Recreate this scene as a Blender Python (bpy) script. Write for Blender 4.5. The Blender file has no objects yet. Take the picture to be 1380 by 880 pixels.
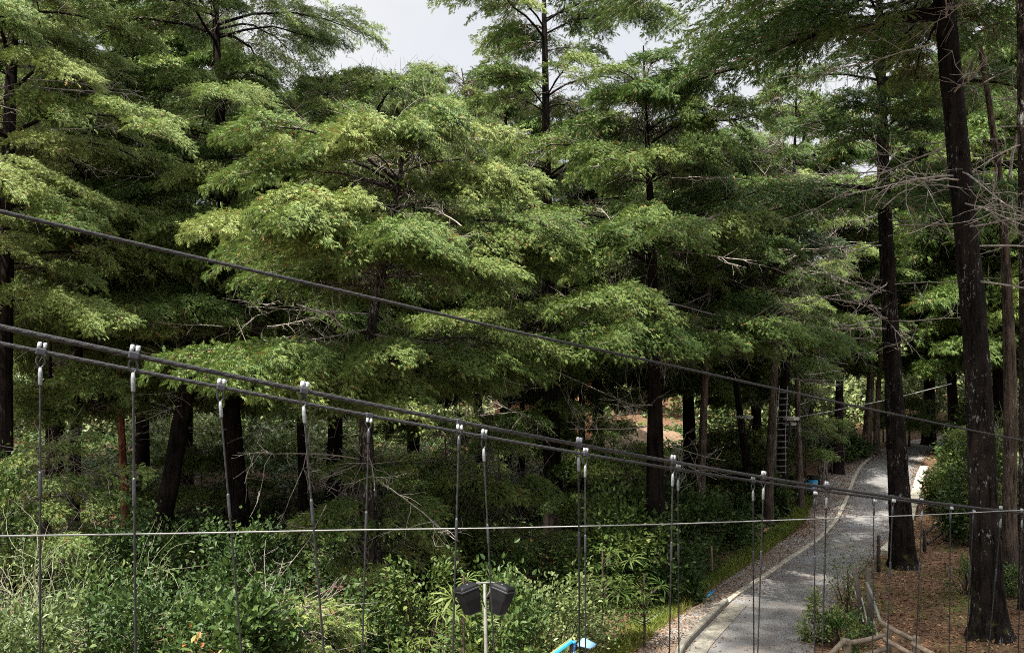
import bpy, math, random
import numpy as np
from mathutils import Vector

SC = bpy.context.scene
COL = SC.collection
R_ = np.random.RandomState
rad = math.radians
CAMZ, F, PITCH = 7.0, 1150.0, rad(3.0)

# ------------------------------------------------------------------ view helpers
def ray(px, py):
    u, v = (px - 690) / F, (440 - py) / F
    c, s = math.cos(PITCH), math.sin(PITCH)
    d = np.array([u, c - v * s, s + v * c])
    return d / d[1]
def at(px, py, Y):
    return np.array([0, 0, CAMZ]) + ray(px, py) * Y

# ------------------------------------------------------------------ terrain
_ys = np.arange(-10, 140, .5)
def _sm(a, k=7):
    p = np.pad(a, k, mode='edge')
    w = np.hanning(2 * k + 1); w /= w.sum()
    return np.convolve(p, w, 'valid')
_xr = _sm(np.interp(_ys, [-10, 0, 10, 19.7, 30, 36.7, 41.5, 44, 50, 56, 70, 140],
                    [-11, -5.8, -.1, 5.36, 11.2, 15.5, 18, 19.4, 23.3, 27.7, 42, 120]))
_zg = _sm(np.interp(_ys, [-10, 0, 19.7, 30, 36.7, 41.5, 44, 50, 56, 70, 100, 140],
                    [.1, .3, .5, .3, .6, 1.35, 1.85, 2.35, 2.55, 3.6, 9, 20]))
def hsh(x, y):
    return (np.sin(x * 1.3 + 1.1) * np.sin(y * 1.7 + .3) + .5 * np.sin(x * 2.9 + y * 1.9) + .5 * np.sin(x * .61 - y * .83 + 2)
            + .3 * np.sin(x * 5.1 - y * 3.3 + .7))
def G(x, y):
    x = np.asarray(x, float); y = np.asarray(y, float)
    d = x - np.interp(y, _ys, _xr)
    z = np.interp(y, _ys, _zg)
    r = np.clip(d - 3.2, 0, 25); steep = .09 + .10 * np.clip((y - 30) / 10, 0, 1)
    z = z + steep * r * np.where(r < 12, 1, 1) 
    l = np.clip(-d - 4.5, 0, 30)
    z = z - .05 * np.clip(l, 0, 24)
    far = np.clip((y - 55) / 30, 0, 1)
    z = z + far * np.clip(l, 0, 30) * .05
    nf = np.clip((np.abs(d + .7) - 3.6) / 3, 0, 1)
    return z + nf * .07 * hsh(x, y)
def gp(px, py):
    d = ray(px, py); Y = np.arange(6, 130, .1)
    z = CAMZ + d[2] * Y; g = G(d[0] * Y, Y)
    i = np.argmax(z < g)
    Y0 = Y[i]; x = d[0] * Y0
    return np.array([x, Y0, float(G(x, Y0))])

# ------------------------------------------------------------------ materials
def mat(name):
    m = bpy.data.materials.new(name); m.use_nodes = True
    nt = m.node_tree; b = nt.nodes['Principled BSDF']
    return m, nt, b
def N(nt, t, **kw):
    n = nt.nodes.new(t)
    for k, v in kw.items():
        if k in n.inputs.keys(): n.inputs[k].default_value = v
        else: setattr(n, k, v)
    return n
def ramp(nt, stops, fac=None):
    r = nt.nodes.new('ShaderNodeValToRGB')
    el = r.color_ramp.elements
    while len(el) < len(stops): el.new(.5)
    for e, (p, c) in zip(el, stops):
        e.position = p; e.color = (*c, 1) if len(c) == 3 else c
    if fac is not None: nt.links.new(fac, r.inputs[0])
    return r
def noise(nt, scale, detail=4, rough=.6, coord='Object', stretch=None):
    tc = nt.nodes.new('ShaderNodeTexCoord'); n = nt.nodes.new('ShaderNodeTexNoise')
    n.inputs['Scale'].default_value = scale; n.inputs['Detail'].default_value = detail; n.inputs['Roughness'].default_value = rough
    if stretch:
        mp = nt.nodes.new('ShaderNodeMapping'); mp.inputs['Scale'].default_value = stretch
        nt.links.new(tc.outputs[coord], mp.inputs[0]); nt.links.new(mp.outputs[0], n.inputs['Vector'])
    else: nt.links.new(tc.outputs[coord], n.inputs['Vector'])
    return n
def bump(nt, b, h, strength=.5, dist=.02):
    n = nt.nodes.new('ShaderNodeBump'); n.inputs['Strength'].default_value = strength; n.inputs['Distance'].default_value = dist
    nt.links.new(h, n.inputs['Height']); nt.links.new(n.outputs[0], b.inputs['Normal'])
def mix(nt, fac, a, b_):
    m = nt.nodes.new('ShaderNodeMix'); m.data_type = 'RGBA'
    L = nt.links
    (L.new(fac, m.inputs[0]) if not isinstance(fac, float) else setattr(m.inputs[0], 'default_value', fac))
    for s, i in ((a, 6), (b_, 7)):
        if isinstance(s, tuple): m.inputs[i].default_value = (*s, 1)
        else: L.new(s, m.inputs[i])
    return m.outputs[2]

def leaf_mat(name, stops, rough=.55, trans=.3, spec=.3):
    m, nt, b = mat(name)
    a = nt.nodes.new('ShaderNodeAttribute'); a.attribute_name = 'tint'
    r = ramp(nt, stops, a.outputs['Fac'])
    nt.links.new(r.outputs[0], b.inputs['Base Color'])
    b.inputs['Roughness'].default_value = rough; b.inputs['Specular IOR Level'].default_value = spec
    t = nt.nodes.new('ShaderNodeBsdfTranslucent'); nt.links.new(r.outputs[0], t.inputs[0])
    ms = nt.nodes.new('ShaderNodeMixShader'); ms.inputs[0].default_value = trans
    out = nt.nodes['Material Output']
    nt.links.new(b.outputs[0], ms.inputs[1]); nt.links.new(t.outputs[0], ms.inputs[2]); nt.links.new(ms.outputs[0], out.inputs[0])
    return m
def bark_mat(name, c0, c1, lichen=None, lich_amt=.62, moss=False, scale=7):
    m, nt, b = mat(name)
    n = noise(nt, scale * 1.6, 7, .72, stretch=(1, 1, .10)); nb = noise(nt, 1.6, 3, .6)
    r = ramp(nt, [(.34, c0), (.66, c1)], n.outputs['Fac'])
    c = mix(nt, ramp(nt, [(.4, (0, 0, 0)), (.7, (.8, .8, .8))], nb.outputs['Fac']).outputs[0], r.outputs[0], tuple(x * 1.7 for x in c1))
    c = mix(nt, ramp(nt, [(.40, (1, 1, 1)), (.5, (0, 0, 0))], n.outputs['Fac']).outputs[0], c, c0)
    if lichen:
        n2 = noise(nt, 15, 8, .8, stretch=(1, 1, .35)); n4 = noise(nt, .9, 3, .6)
        ad = nt.nodes.new('ShaderNodeMath'); ad.operation = 'MULTIPLY_ADD'; ad.inputs[1].default_value = .5
        nt.links.new(n4.outputs['Fac'], ad.inputs[0]); nt.links.new(n2.outputs['Fac'], ad.inputs[2])
        k = ramp(nt, [(lich_amt + .25, (0, 0, 0)), (lich_amt + .33, (.9, .9, .9))], ad.outputs[0])
        c = mix(nt, k.outputs[0], c, lichen)
    if moss:
        tc = nt.nodes.new('ShaderNodeTexCoord'); sx = nt.nodes.new('ShaderNodeSeparateXYZ'); nt.links.new(tc.outputs['Object'], sx.inputs[0])
        n3 = noise(nt, 3.4, 7, .75)
        mz = nt.nodes.new('ShaderNodeMath'); mz.operation = 'MULTIPLY_ADD'; mz.inputs[1].default_value = -.045
        nt.links.new(sx.outputs['Z'], mz.inputs[0]); nt.links.new(n3.outputs['Fac'], mz.inputs[2])
        k = ramp(nt, [(.53, (0, 0, 0)), (.62, (.85, .85, .85))], mz.outputs[0])
        c = mix(nt, k.outputs[0], c, (.050, .055, .012))
    nt.links.new(c, b.inputs['Base Color']); b.inputs['Roughness'].default_value = .95
    b.inputs['Specular IOR Level'].default_value = .08
    bump(nt, b, n.outputs['Fac'], 1.0, .09)
    return m
def plain(name, c, rough=.5, metal=0, var=.25, scale=20, bmp=0):
    m, nt, b = mat(name)
    n = noise(nt, scale, 5)
    lo = tuple(x * (1 - var) for x in c); hi = tuple(min(1, x * (1 + var)) for x in c)
    r = ramp(nt, [(.3, lo), (.7, hi)], n.outputs['Fac'])
    nt.links.new(r.outputs[0], b.inputs['Base Color'])
    b.inputs['Roughness'].default_value = rough; b.inputs['Metallic'].default_value = metal
    if bmp: bump(nt, b, n.outputs['Fac'], bmp, .01)
    return m

M = {}
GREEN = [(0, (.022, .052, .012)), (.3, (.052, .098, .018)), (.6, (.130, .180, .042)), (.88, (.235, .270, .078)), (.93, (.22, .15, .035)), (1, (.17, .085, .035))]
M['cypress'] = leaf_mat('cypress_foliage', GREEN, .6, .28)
M['broad'] = leaf_mat('glossy_broad_leaves', [(0, (.016, .036, .009)), (.4, (.045, .082, .018)), (.75, (.105, .14, .032)), (.92, (.20, .22, .07)), (1, (.30, .10, .03))], .5, .3, .28)
M['pale'] = leaf_mat('pale_leaves', [(0, (.04, .07, .018)), (.5, (.125, .165, .052)), (1, (.26, .29, .12))], .45, .3, .4)
M['litter'] = leaf_mat('dead_leaves', [(0, (.07, .035, .018)), (.45, (.17, .09, .045)), (.8, (.30, .20, .11)), (1, (.48, .40, .28))], .7, .1, .2)
M['grass'] = leaf_mat('grass_blades', [(0, (.05, .09, .015)), (.5, (.11, .15, .025)), (1, (.23, .21, .04))], .6, .3, .2)
M['bark'] = bark_mat('dark_bark', (.004, .003, .0027), (.017, .012, .010))
M['bark_moss'] = bark_mat('mossy_dark_bark', (.004, .003, .0027), (.016, .012, .010), (.36, .36, .34), .605, True)
M['bark_lichen'] = bark_mat('lichen_spotted_bark', (.010, .008, .006), (.045, .034, .027), (.40, .39, .36), .56)
M['bark_red'] = bark_mat('reddish_bark', (.10, .035, .02), (.27, .11, .065), (.35, .28, .22), .66)
M['bark_grey'] = bark_mat('grey_brown_bark', (.025, .019, .015), (.095, .07, .053), (.34, .31, .27), .6)
M['dead'] = plain('dead_grey_wood', (.29, .25, .22), .85, var=.45, scale=6)
M['olive_twig'] = plain('lichen_twigs', (.14, .145, .085), .9, var=.4, scale=6)
M['steel'] = plain('weathered_steel_cable', (.007, .007, .008), .65, .0, .5, 60)
def _twist(m):
    nt = m.node_tree; b = nt.nodes['Principled BSDF']
    uv = nt.nodes.new('ShaderNodeUVMap'); w = nt.nodes.new('ShaderNodeTexWave'); w.bands_direction = 'DIAGONAL'
    w.inputs['Scale'].default_value = 1.0; nt.links.new(uv.outputs[0], w.inputs['Vector'])
    bump(nt, b, w.outputs['Fac'], .9, .01)
_twist(M['steel'])
M['galv'] = plain('galvanised_steel', (.31, .32, .34), .5, .2, .5, 55)
M['dark_iron'] = plain('dark_iron', (.035, .036, .042), .5, .4, .4, 40)
M['rope'] = plain('white_rope', (.25, .25, .245), .7, 0, .15, 30)
M['pale_rope'] = plain('grey_rope', (.20, .205, .18), .8, 0, .25, 15)
M['log'] = plain('peeled_log', (.145, .11, .075), .8, 0, .5, 9, .3)
M['twig'] = plain('grey_brown_twigs', (.17, .145, .125), .9, 0, .5, 5)
M['limbdead'] = M['dead']
M['post'] = plain('dark_weathered_post', (.03, .024, .019), .9, 0, .5, 12, .5)
M['greywood'] = plain('grey_weathered_wood', (.13, .127, .108), .85, 0, .35, 10, .3)
M['concrete'] = plain('concrete', (.14, .13, .105), .9, 0, .5, 5, .3)
M['concrete_pale'] = plain('pale_concrete', (.29, .265, .21), .9, 0, .4, 4, .3)
M['zinc'] = plain('dull_zinc', (.16, .17, .18), .6, .2, .3, 40)
M['black'] = plain('black_lamp_housing', (.003, .003, .0035), .6, 0, .3, 10); M['black'].node_tree.nodes['Principled BSDF'].inputs['Specular IOR Level'].default_value = .2
M['lens'] = plain('lamp_glass', (.10, .11, .12), .1, 0, .1, 10)
M['pole'] = plain('grey_painted_pole', (.10, .098, .085), .6, .1, .3, 14)
M['blue'] = plain('blue_plastic', (.02, .26, .50), .4, 0, .3, 9)
M['bluedark'] = plain('dark_blue_paint', (.02, .09, .25), .4, 0, .3, 9)
M['canopy'] = plain('pale_blue_sheet', (.16, .30, .52), .45, 0, .25, 7)
M['yellow'] = plain('yellow_edge', (.28, .24, .06), .8, 0, .2, 9)
M['ochre'] = plain('ochre_wall', (.36, .18, .085), .9, 0, .2, 3)
M['roof'] = plain('pinkish_roof_tiles', (.42, .22, .15), .9, 0, .3, 6)
M['white'] = plain('white_paint', (.78, .79, .80), .6, 0, .06, 6)
M['deck'] = plain('platform_boards', (.40, .38, .33), .8, 0, .25, 6)

def ground_mat():
    m, nt, b = mat('forest_floor')
    n1 = noise(nt, .55, 6, .65); n2 = noise(nt, 9, 8, .75); n3 = noise(nt, .28, 5, .6)
    soil = ramp(nt, [(.28, (.035, .022, .014)), (.5, (.105, .060, .036)), (.72, (.20, .13, .08))], n2.outputs['Fac'])
    grs = ramp(nt, [(.3, (.035, .05, .012)), (.7, (.10, .115, .03))], n2.outputs['Fac'])
    k = ramp(nt, [(.52, (0, 0, 0)), (.66, (1, 1, 1))], n1.outputs['Fac'])
    c = mix(nt, k.outputs[0], soil.outputs[0], grs.outputs[0])
    nt.links.new(c, b.inputs['Base Color']); b.inputs['Roughness'].default_value = .95
    b.inputs['Specular IOR Level'].default_value = .1
    bump(nt, b, n2.outputs['Fac'], 1, .06)
    return m
M['ground'] = ground_mat()
def asphalt():
    m, nt, b = mat('worn_asphalt')
    n1 = noise(nt, .9, 7, .72); n2 = noise(nt, 40, 5, .85); n3 = noise(nt, .35, 5, .6); n5 = noise(nt, 6, 6, .7)
    a = ramp(nt, [(.25, (.090, .088, .085)), (.75, (.145, .142, .137))], n2.outputs['Fac'])
    k = ramp(nt, [(.48, (0, 0, 0)), (.66, (.8, .8, .8))], n1.outputs['Fac'])
    c = mix(nt, k.outputs[0], a.outputs[0], (.115, .09, .072))
    k2 = ramp(nt, [(.5, (0, 0, 0)), (.62, (.55, .55, .55))], n3.outputs['Fac'])
    c = mix(nt, k2.outputs[0], c, (.20, .20, .197))
    k5 = ramp(nt, [(.56, (0, 0, 0)), (.72, (.7, .7, .7))], n5.outputs['Fac'])
    c = mix(nt, k5.outputs[0], c, (.06, .058, .056))
    tc = nt.nodes.new('ShaderNodeTexCoord'); v = nt.nodes.new('ShaderNodeTexVoronoi'); v.feature = 'DISTANCE_TO_EDGE'; v.inputs['Scale'].default_value = .75
    dn = nt.nodes.new('ShaderNodeMix'); dn.data_type = 'RGBA'; dn.inputs[0].default_value = .12
    nt.links.new(tc.outputs['Object'], dn.inputs[6]); nt.links.new(n1.outputs['Color'], dn.inputs[7]); nt.links.new(dn.outputs[2], v.inputs['Vector'])
    k6 = ramp(nt, [(.002, (.4, .4, .4)), (.007, (0, 0, 0))], v.outputs['Distance'])
    c = mix(nt, k6.outputs[0], c, (.03, .028, .026))
    nt.links.new(c, b.inputs['Base Color']); b.inputs['Roughness'].default_value = .95
    bump(nt, b, n2.outputs['Fac'], .8, .015)
    return m
M['asphalt'] = asphalt()
def gravel():
    m, nt, b = mat('gravel_path')
    tc = nt.nodes.new('ShaderNodeTexCoord'); v = nt.nodes.new('ShaderNodeTexVoronoi'); v.inputs['Scale'].default_value = 26
    nt.links.new(tc.outputs['Object'], v.inputs['Vector'])
    n1 = noise(nt, .7, 6, .7)
    a = ramp(nt, [(0, (.07, .06, .055)), (.5, (.19, .175, .155)), (1, (.36, .335, .30))], v.outputs['Color'])
    k = ramp(nt, [(.42, (0, 0, 0)), (.62, (.8, .8, .8))], n1.outputs['Fac'])
    c = mix(nt, k.outputs[0], a.outputs[0], (.15, .095, .06))
    nt.links.new(c, b.inputs['Base Color']); b.inputs['Roughness'].default_value = .95
    bump(nt, b, v.outputs['Distance'], .8, .03)
    return m
M['gravel'] = gravel()
M['earth'] = plain('bare_ochre_earth', (.12, .075, .042), .95, 0, .45, 2.5, .4)

# ------------------------------------------------------------------ mesh helpers
def link(name, V, Q, m, parent=None, smooth=False, tint=None, origin=None, uv=None):
    V = np.ascontiguousarray(V, dtype=np.float32)
    if origin is not None: V = V - np.asarray(origin, dtype=np.float32)
    Q = np.ascontiguousarray(Q, dtype=np.int32)
    k = Q.shape[1]; nf = len(Q)
    me = bpy.data.meshes.new(name)
    me.vertices.add(len(V)); me.vertices.foreach_set('co', V.ravel())
    me.loops.add(nf * k); me.loops.foreach_set('vertex_index', Q.ravel())
    me.polygons.add(nf); me.polygons.foreach_set('loop_start', np.arange(0, nf * k, k, dtype=np.int32))
    me.polygons.foreach_set('use_smooth', np.full(nf, smooth, dtype=bool))
    if tint is not None:
        a = me.attributes.new('tint', 'FLOAT', 'FACE'); a.data.foreach_set('value', np.ascontiguousarray(tint, dtype=np.float32))
    if uv is not None:
        l = me.uv_layers.new(name='UVMap'); l.data.foreach_set('uv', np.ascontiguousarray(uv[Q.ravel()], dtype=np.float32).ravel())
    me.update(calc_edges=True); me.validate()
    me.materials.append(m)
    o = bpy.data.objects.new(name, me); COL.objects.link(o)
    if parent is not None: o.parent = parent
    elif origin is not None: o.location = [float(c) for c in origin]
    return o
def tag(o, label=None, cat=None, group=None, kind=None):
    if label: o['label'] = label
    if cat: o['category'] = cat
    if group: o['group'] = group
    if kind: o['kind'] = kind
    return o
def thing(name, label, cat, loc=(0, 0, 0), group=None):
    o = bpy.data.objects.new(name, None); COL.objects.link(o); o.location = [float(c) for c in loc]
    o.empty_display_size = .2
    return tag(o, label, cat, group)
def dup(root, loc, rotz=0., scale=1., label=None):
    r = root.copy(); COL.objects.link(r)
    r.location = [float(c) for c in loc]; r.rotation_euler = (0, 0, rotz)
    r.scale = (scale,) * 3 if not isinstance(scale, tuple) else scale
    if label: r['label'] = label
    for ch in root.children:
        c = ch.copy(); COL.objects.link(c); c.parent = r
        for g in ch.children:
            d = g.copy(); COL.objects.link(d); d.parent = c
    return r
class Geo:
    """collects quads"""
    def __init__(s): s.V = []; s.Q = []; s.T = []; s.U = []; s.n = 0
    def add(s, V, Q, t=None, uv=None):
        s.V.append(np.asarray(V, np.float32)); s.Q.append((np.asarray(Q) + s.n).astype(np.int32)); s.n += len(V)
        if t is not None: s.T.append(t)
        s.U.append(uv if uv is not None else np.zeros((len(V), 2), np.float32))
        return s
    def link(s, name, m, parent=None, smooth=False, origin=None):
        T = np.concatenate(s.T) if s.T else None
        return link(name, np.concatenate(s.V), np.concatenate(s.Q), m, parent, smooth, T, origin, np.concatenate(s.U) if not s.T else None)
def tubes(P, Rr, k=5):
    """P (M,n,3), Rr (M,n) or (M,n,k) -> verts, quads, uv"""
    P = np.asarray(P, float); Rr = np.asarray(Rr, float)
    if P.ndim == 2: P = P[None]; Rr = Rr[None]
    Mn, n, _ = P.shape
    T = np.gradient(P, axis=1); T /= np.linalg.norm(T, axis=2, keepdims=True) + 1e-9
    mean = T.mean(axis=1, keepdims=True)
    ref = np.where(np.abs(mean[..., 2:3]) > .7, np.array([1., 0, 0]), np.array([0, 0, 1.]))
    A = np.cross(T, np.broadcast_to(ref, T.shape)); A /= np.linalg.norm(A, axis=2, keepdims=True) + 1e-9
    B = np.cross(T, A)
    an = np.arange(k) * 2 * math.pi / k
    if Rr.ndim == 2: Rr = Rr[..., None]
    V = P[:, :, None, :] + Rr[..., None] * (np.cos(an)[:, None] * A[:, :, None, :] + np.sin(an)[:, None] * B[:, :, None, :])
    V = V.reshape(-1, 3)
    i = np.arange(Mn)[:, None, None] * n * k; j = np.arange(n - 1)[None, :, None] * k; a = np.arange(k)[None, None, :]; b = (a + 1) % k
    Q = np.stack([i + j + a, i + j + k + a, i + j + k + b, i + j + b], -1).reshape(-1, 4)
    L = np.concatenate([np.zeros((Mn, 1)), np.cumsum(np.linalg.norm(np.diff(P, axis=1), axis=2), axis=1)], 1)
    uv = np.stack(np.broadcast_arrays(np.arange(k)[None, None, :] / k * 1.2, L[:, :, None] * 6), -1).reshape(-1, 2)
    return V, Q, uv
def capped(P, r, k=10):
    """one closed tube"""
    P = np.asarray(P, float); r = np.broadcast_to(np.asarray(r, float), (len(P),))
    P2 = np.concatenate([P[:1] - (P[1:2] - P[:1]) * 1e-3, P, P[-1:] + (P[-1:] - P[-2:-1]) * 1e-3]); r2 = np.concatenate([[1e-4], r, [1e-4]])
    return tubes(P2, r2, k)
def box(c, s, R=None, bev=.12):
    """bevelled box (chamfered on all edges via 24-vert rounding), centre c size s"""
    c = np.asarray(c, float); h = np.asarray(s, float) / 2; b = min(h) * bev
    g = []
    V = []; Q = []
    xs = [(-h[0], -h[0] + b, h[0] - b, h[0])]
    # build as lofted rings in z: 4 rings, each an 8-gon
    def ring(z, ins):
        x, y = h[0] - ins, h[1] - ins; q = b if ins == 0 else b * .6
        return [(x - q, -y, z), (x, -y + q, z), (x, y - q, z), (x - q, y, z), (-x + q, y, z), (-x, y - q, z), (-x, -y + q, z), (-x + q, -y, z)]
    rings = [ring(-h[2], b), ring(-h[2] + b, 0), ring(h[2] - b, 0), ring(h[2], b)]
    V = np.array([p for r in rings for p in r])
    for r in range(3):
        for a in range(8):
            Q.append((r * 8 + a, r * 8 + (a + 1) % 8, r * 8 + 8 + (a + 1) % 8, r * 8 + 8 + a))
    for o, fl in ((0, True), (24, False)):
        for f in ((0, 1, 2, 3), (0, 3, 4, 7), (4, 5, 6, 7)):
            ff = [o + t for t in f]
            Q.append(tuple(ff[::-1] if fl else ff))
    if R is not None: V = V @ np.asarray(R).T
    return V + c, np.array(Q)
def rotz(a): c, s = math.cos(a), math.sin(a); return np.array([[c, -s, 0], [s, c, 0], [0, 0, 1.]])
def rotx(a): c, s = math.cos(a), math.sin(a); return np.array([[1, 0, 0], [0, c, -s], [0, s, c.real]])
def roty(a): c, s = math.cos(a), math.sin(a); return np.array([[c, 0, s], [0, 1, 0], [-s, 0, c]])
def interp3(P, n):
    """smooth Catmull-ish resample"""
    P = np.asarray(P, float)
    t = np.concatenate([[0], np.cumsum(np.linalg.norm(np.diff(P, axis=0), axis=1))]); u = np.linspace(0, t[-1], n)
    out = np.stack([np.interp(u, t, P[:, i]) for i in range(3)], 1)
    for _ in range(3): out[1:-1] = (out[:-2] + 2 * out[1:-1] + out[2:]) / 4
    return out

def nrm(a): return a / (np.linalg.norm(a, axis=-1, keepdims=True) + 1e-9)
# spray templates: narrow leaflets. local x along, y side, z up
def _strip(x0, y0, ang, L, w, droop):
    c, s = math.cos(ang), math.sin(ang)
    return [(x0, y0, 0), (x0 + c * L * .45 + s * w, y0 + s * L * .45 - c * w, .02 - droop * .2), (x0 + c * L, y0 + s * L, -droop), (x0 + c * L * .45 - s * w, y0 + s * L * .45 + c * w, .02 - droop * .2)]
def _needle(x0, y0, ang, L, w, droop):
    c, s = math.cos(ang), math.sin(ang)
    return [(x0 + s * w * .9, y0 - c * w * .9, 0), (x0 + c * L, y0 + s * L, -droop), (x0 + c * L * .3 - s * w, y0 + s * L * .3 + c * w, .03)]
SPRAY = np.array([_needle(0, 0, 0, 1, .046, .30)] + [_needle(x, 0, sg * a, l, .042, dr) for x, a, l, dr in ((.10, .80, .42, .10), (.36, .70, .44, .16), (.62, .60, .36, .24)) for sg in (1, -1)])
LEAF = np.array([[(0, 0, 0), (.3, -.26, .06), (.7, -.2, .05), (1, 0, -.1)], [(0, 0, 0), (1, 0, -.1), (.7, .2, .05), (.3, .26, .06)]])
BLADE = np.array([[(0, -.035, 0), (.55, -.025, .04), (.55, .025, .04), (0, .035, 0)], [(.55, -.025, .04), (1, -.004, -.12), (1, .004, -.12), (.55, .025, .04)]])
def scatter(tpl, pos, d, nor, size, tint):
    """instantiate template quads: returns V,Q,T"""
    d = nrm(d); y = nrm(np.cross(nor, d)); z = np.cross(d, y)
    t = tpl.reshape(-1, 3); m = len(t)
    size = np.asarray(size)
    if size.ndim == 1: size = size[:, None].repeat(3, 1)
    V = pos[:, None, :] + t[None, :, 0:1] * (d * size[:, 0:1])[:, None, :] + t[None, :, 1:2] * (y * size[:, 1:2])[:, None, :] + t[None, :, 2:3] * (z * size[:, 2:3])[:, None, :]
    Q = np.arange(len(pos) * m).reshape(-1, tpl.shape[1])
    return V.reshape(-1, 3).astype(np.float32), Q.astype(np.int32), np.repeat(tint, len(tpl)).astype(np.float32)

# ------------------------------------------------------------------ trees
def dead_branch_geo(rs, p0, d, L, r0, n=8, twigs=9, crook=.14):
    g = Geo()
    d = nrm(np.asarray(d, float))
    steps = nrm(d + np.cumsum(rs.normal(0, crook * .45, (n, 3)), 0)) * L / n
    P = np.concatenate([[p0], p0 + np.cumsum(steps, 0)])
    rr = np.linspace(r0, r0 * .3, n + 1)
    g.add(*tubes(P, rr, 5)[:2])
    TP = []; TR = []
    for _ in range(twigs):
        i = rs.randint(2, n); b = P[i]
        dd = nrm(nrm(steps[i]) + rs.normal(0, .8, 3)); l = L * rs.uniform(.15, .4)
        st = nrm(dd + np.cumsum(rs.normal(0, .25, (4, 3)), 0)) * l / 4
        q = np.concatenate([[b], b + np.cumsum(st, 0)]); TP.append(q); TR.append(np.linspace(r0 * .42, r0 * .14, 5))
        for _ in range(2):
            j = rs.randint(1, 4); dd2 = nrm(st[j]) + rs.normal(0, .8, 3); l2 = l * rs.uniform(.3, .6)
            st2 = nrm(dd2 + np.cumsum(rs.normal(0, .25, (4, 3)), 0)) * l2 / 4
            TP.append(np.concatenate([[q[j]], q[j] + np.cumsum(st2, 0)])); TR.append(np.linspace(r0 * .25, r0 * .1, 5))
    if TP: g.add(*tubes(np.array(TP), np.array(TR), 4)[:2])
    return g

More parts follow.
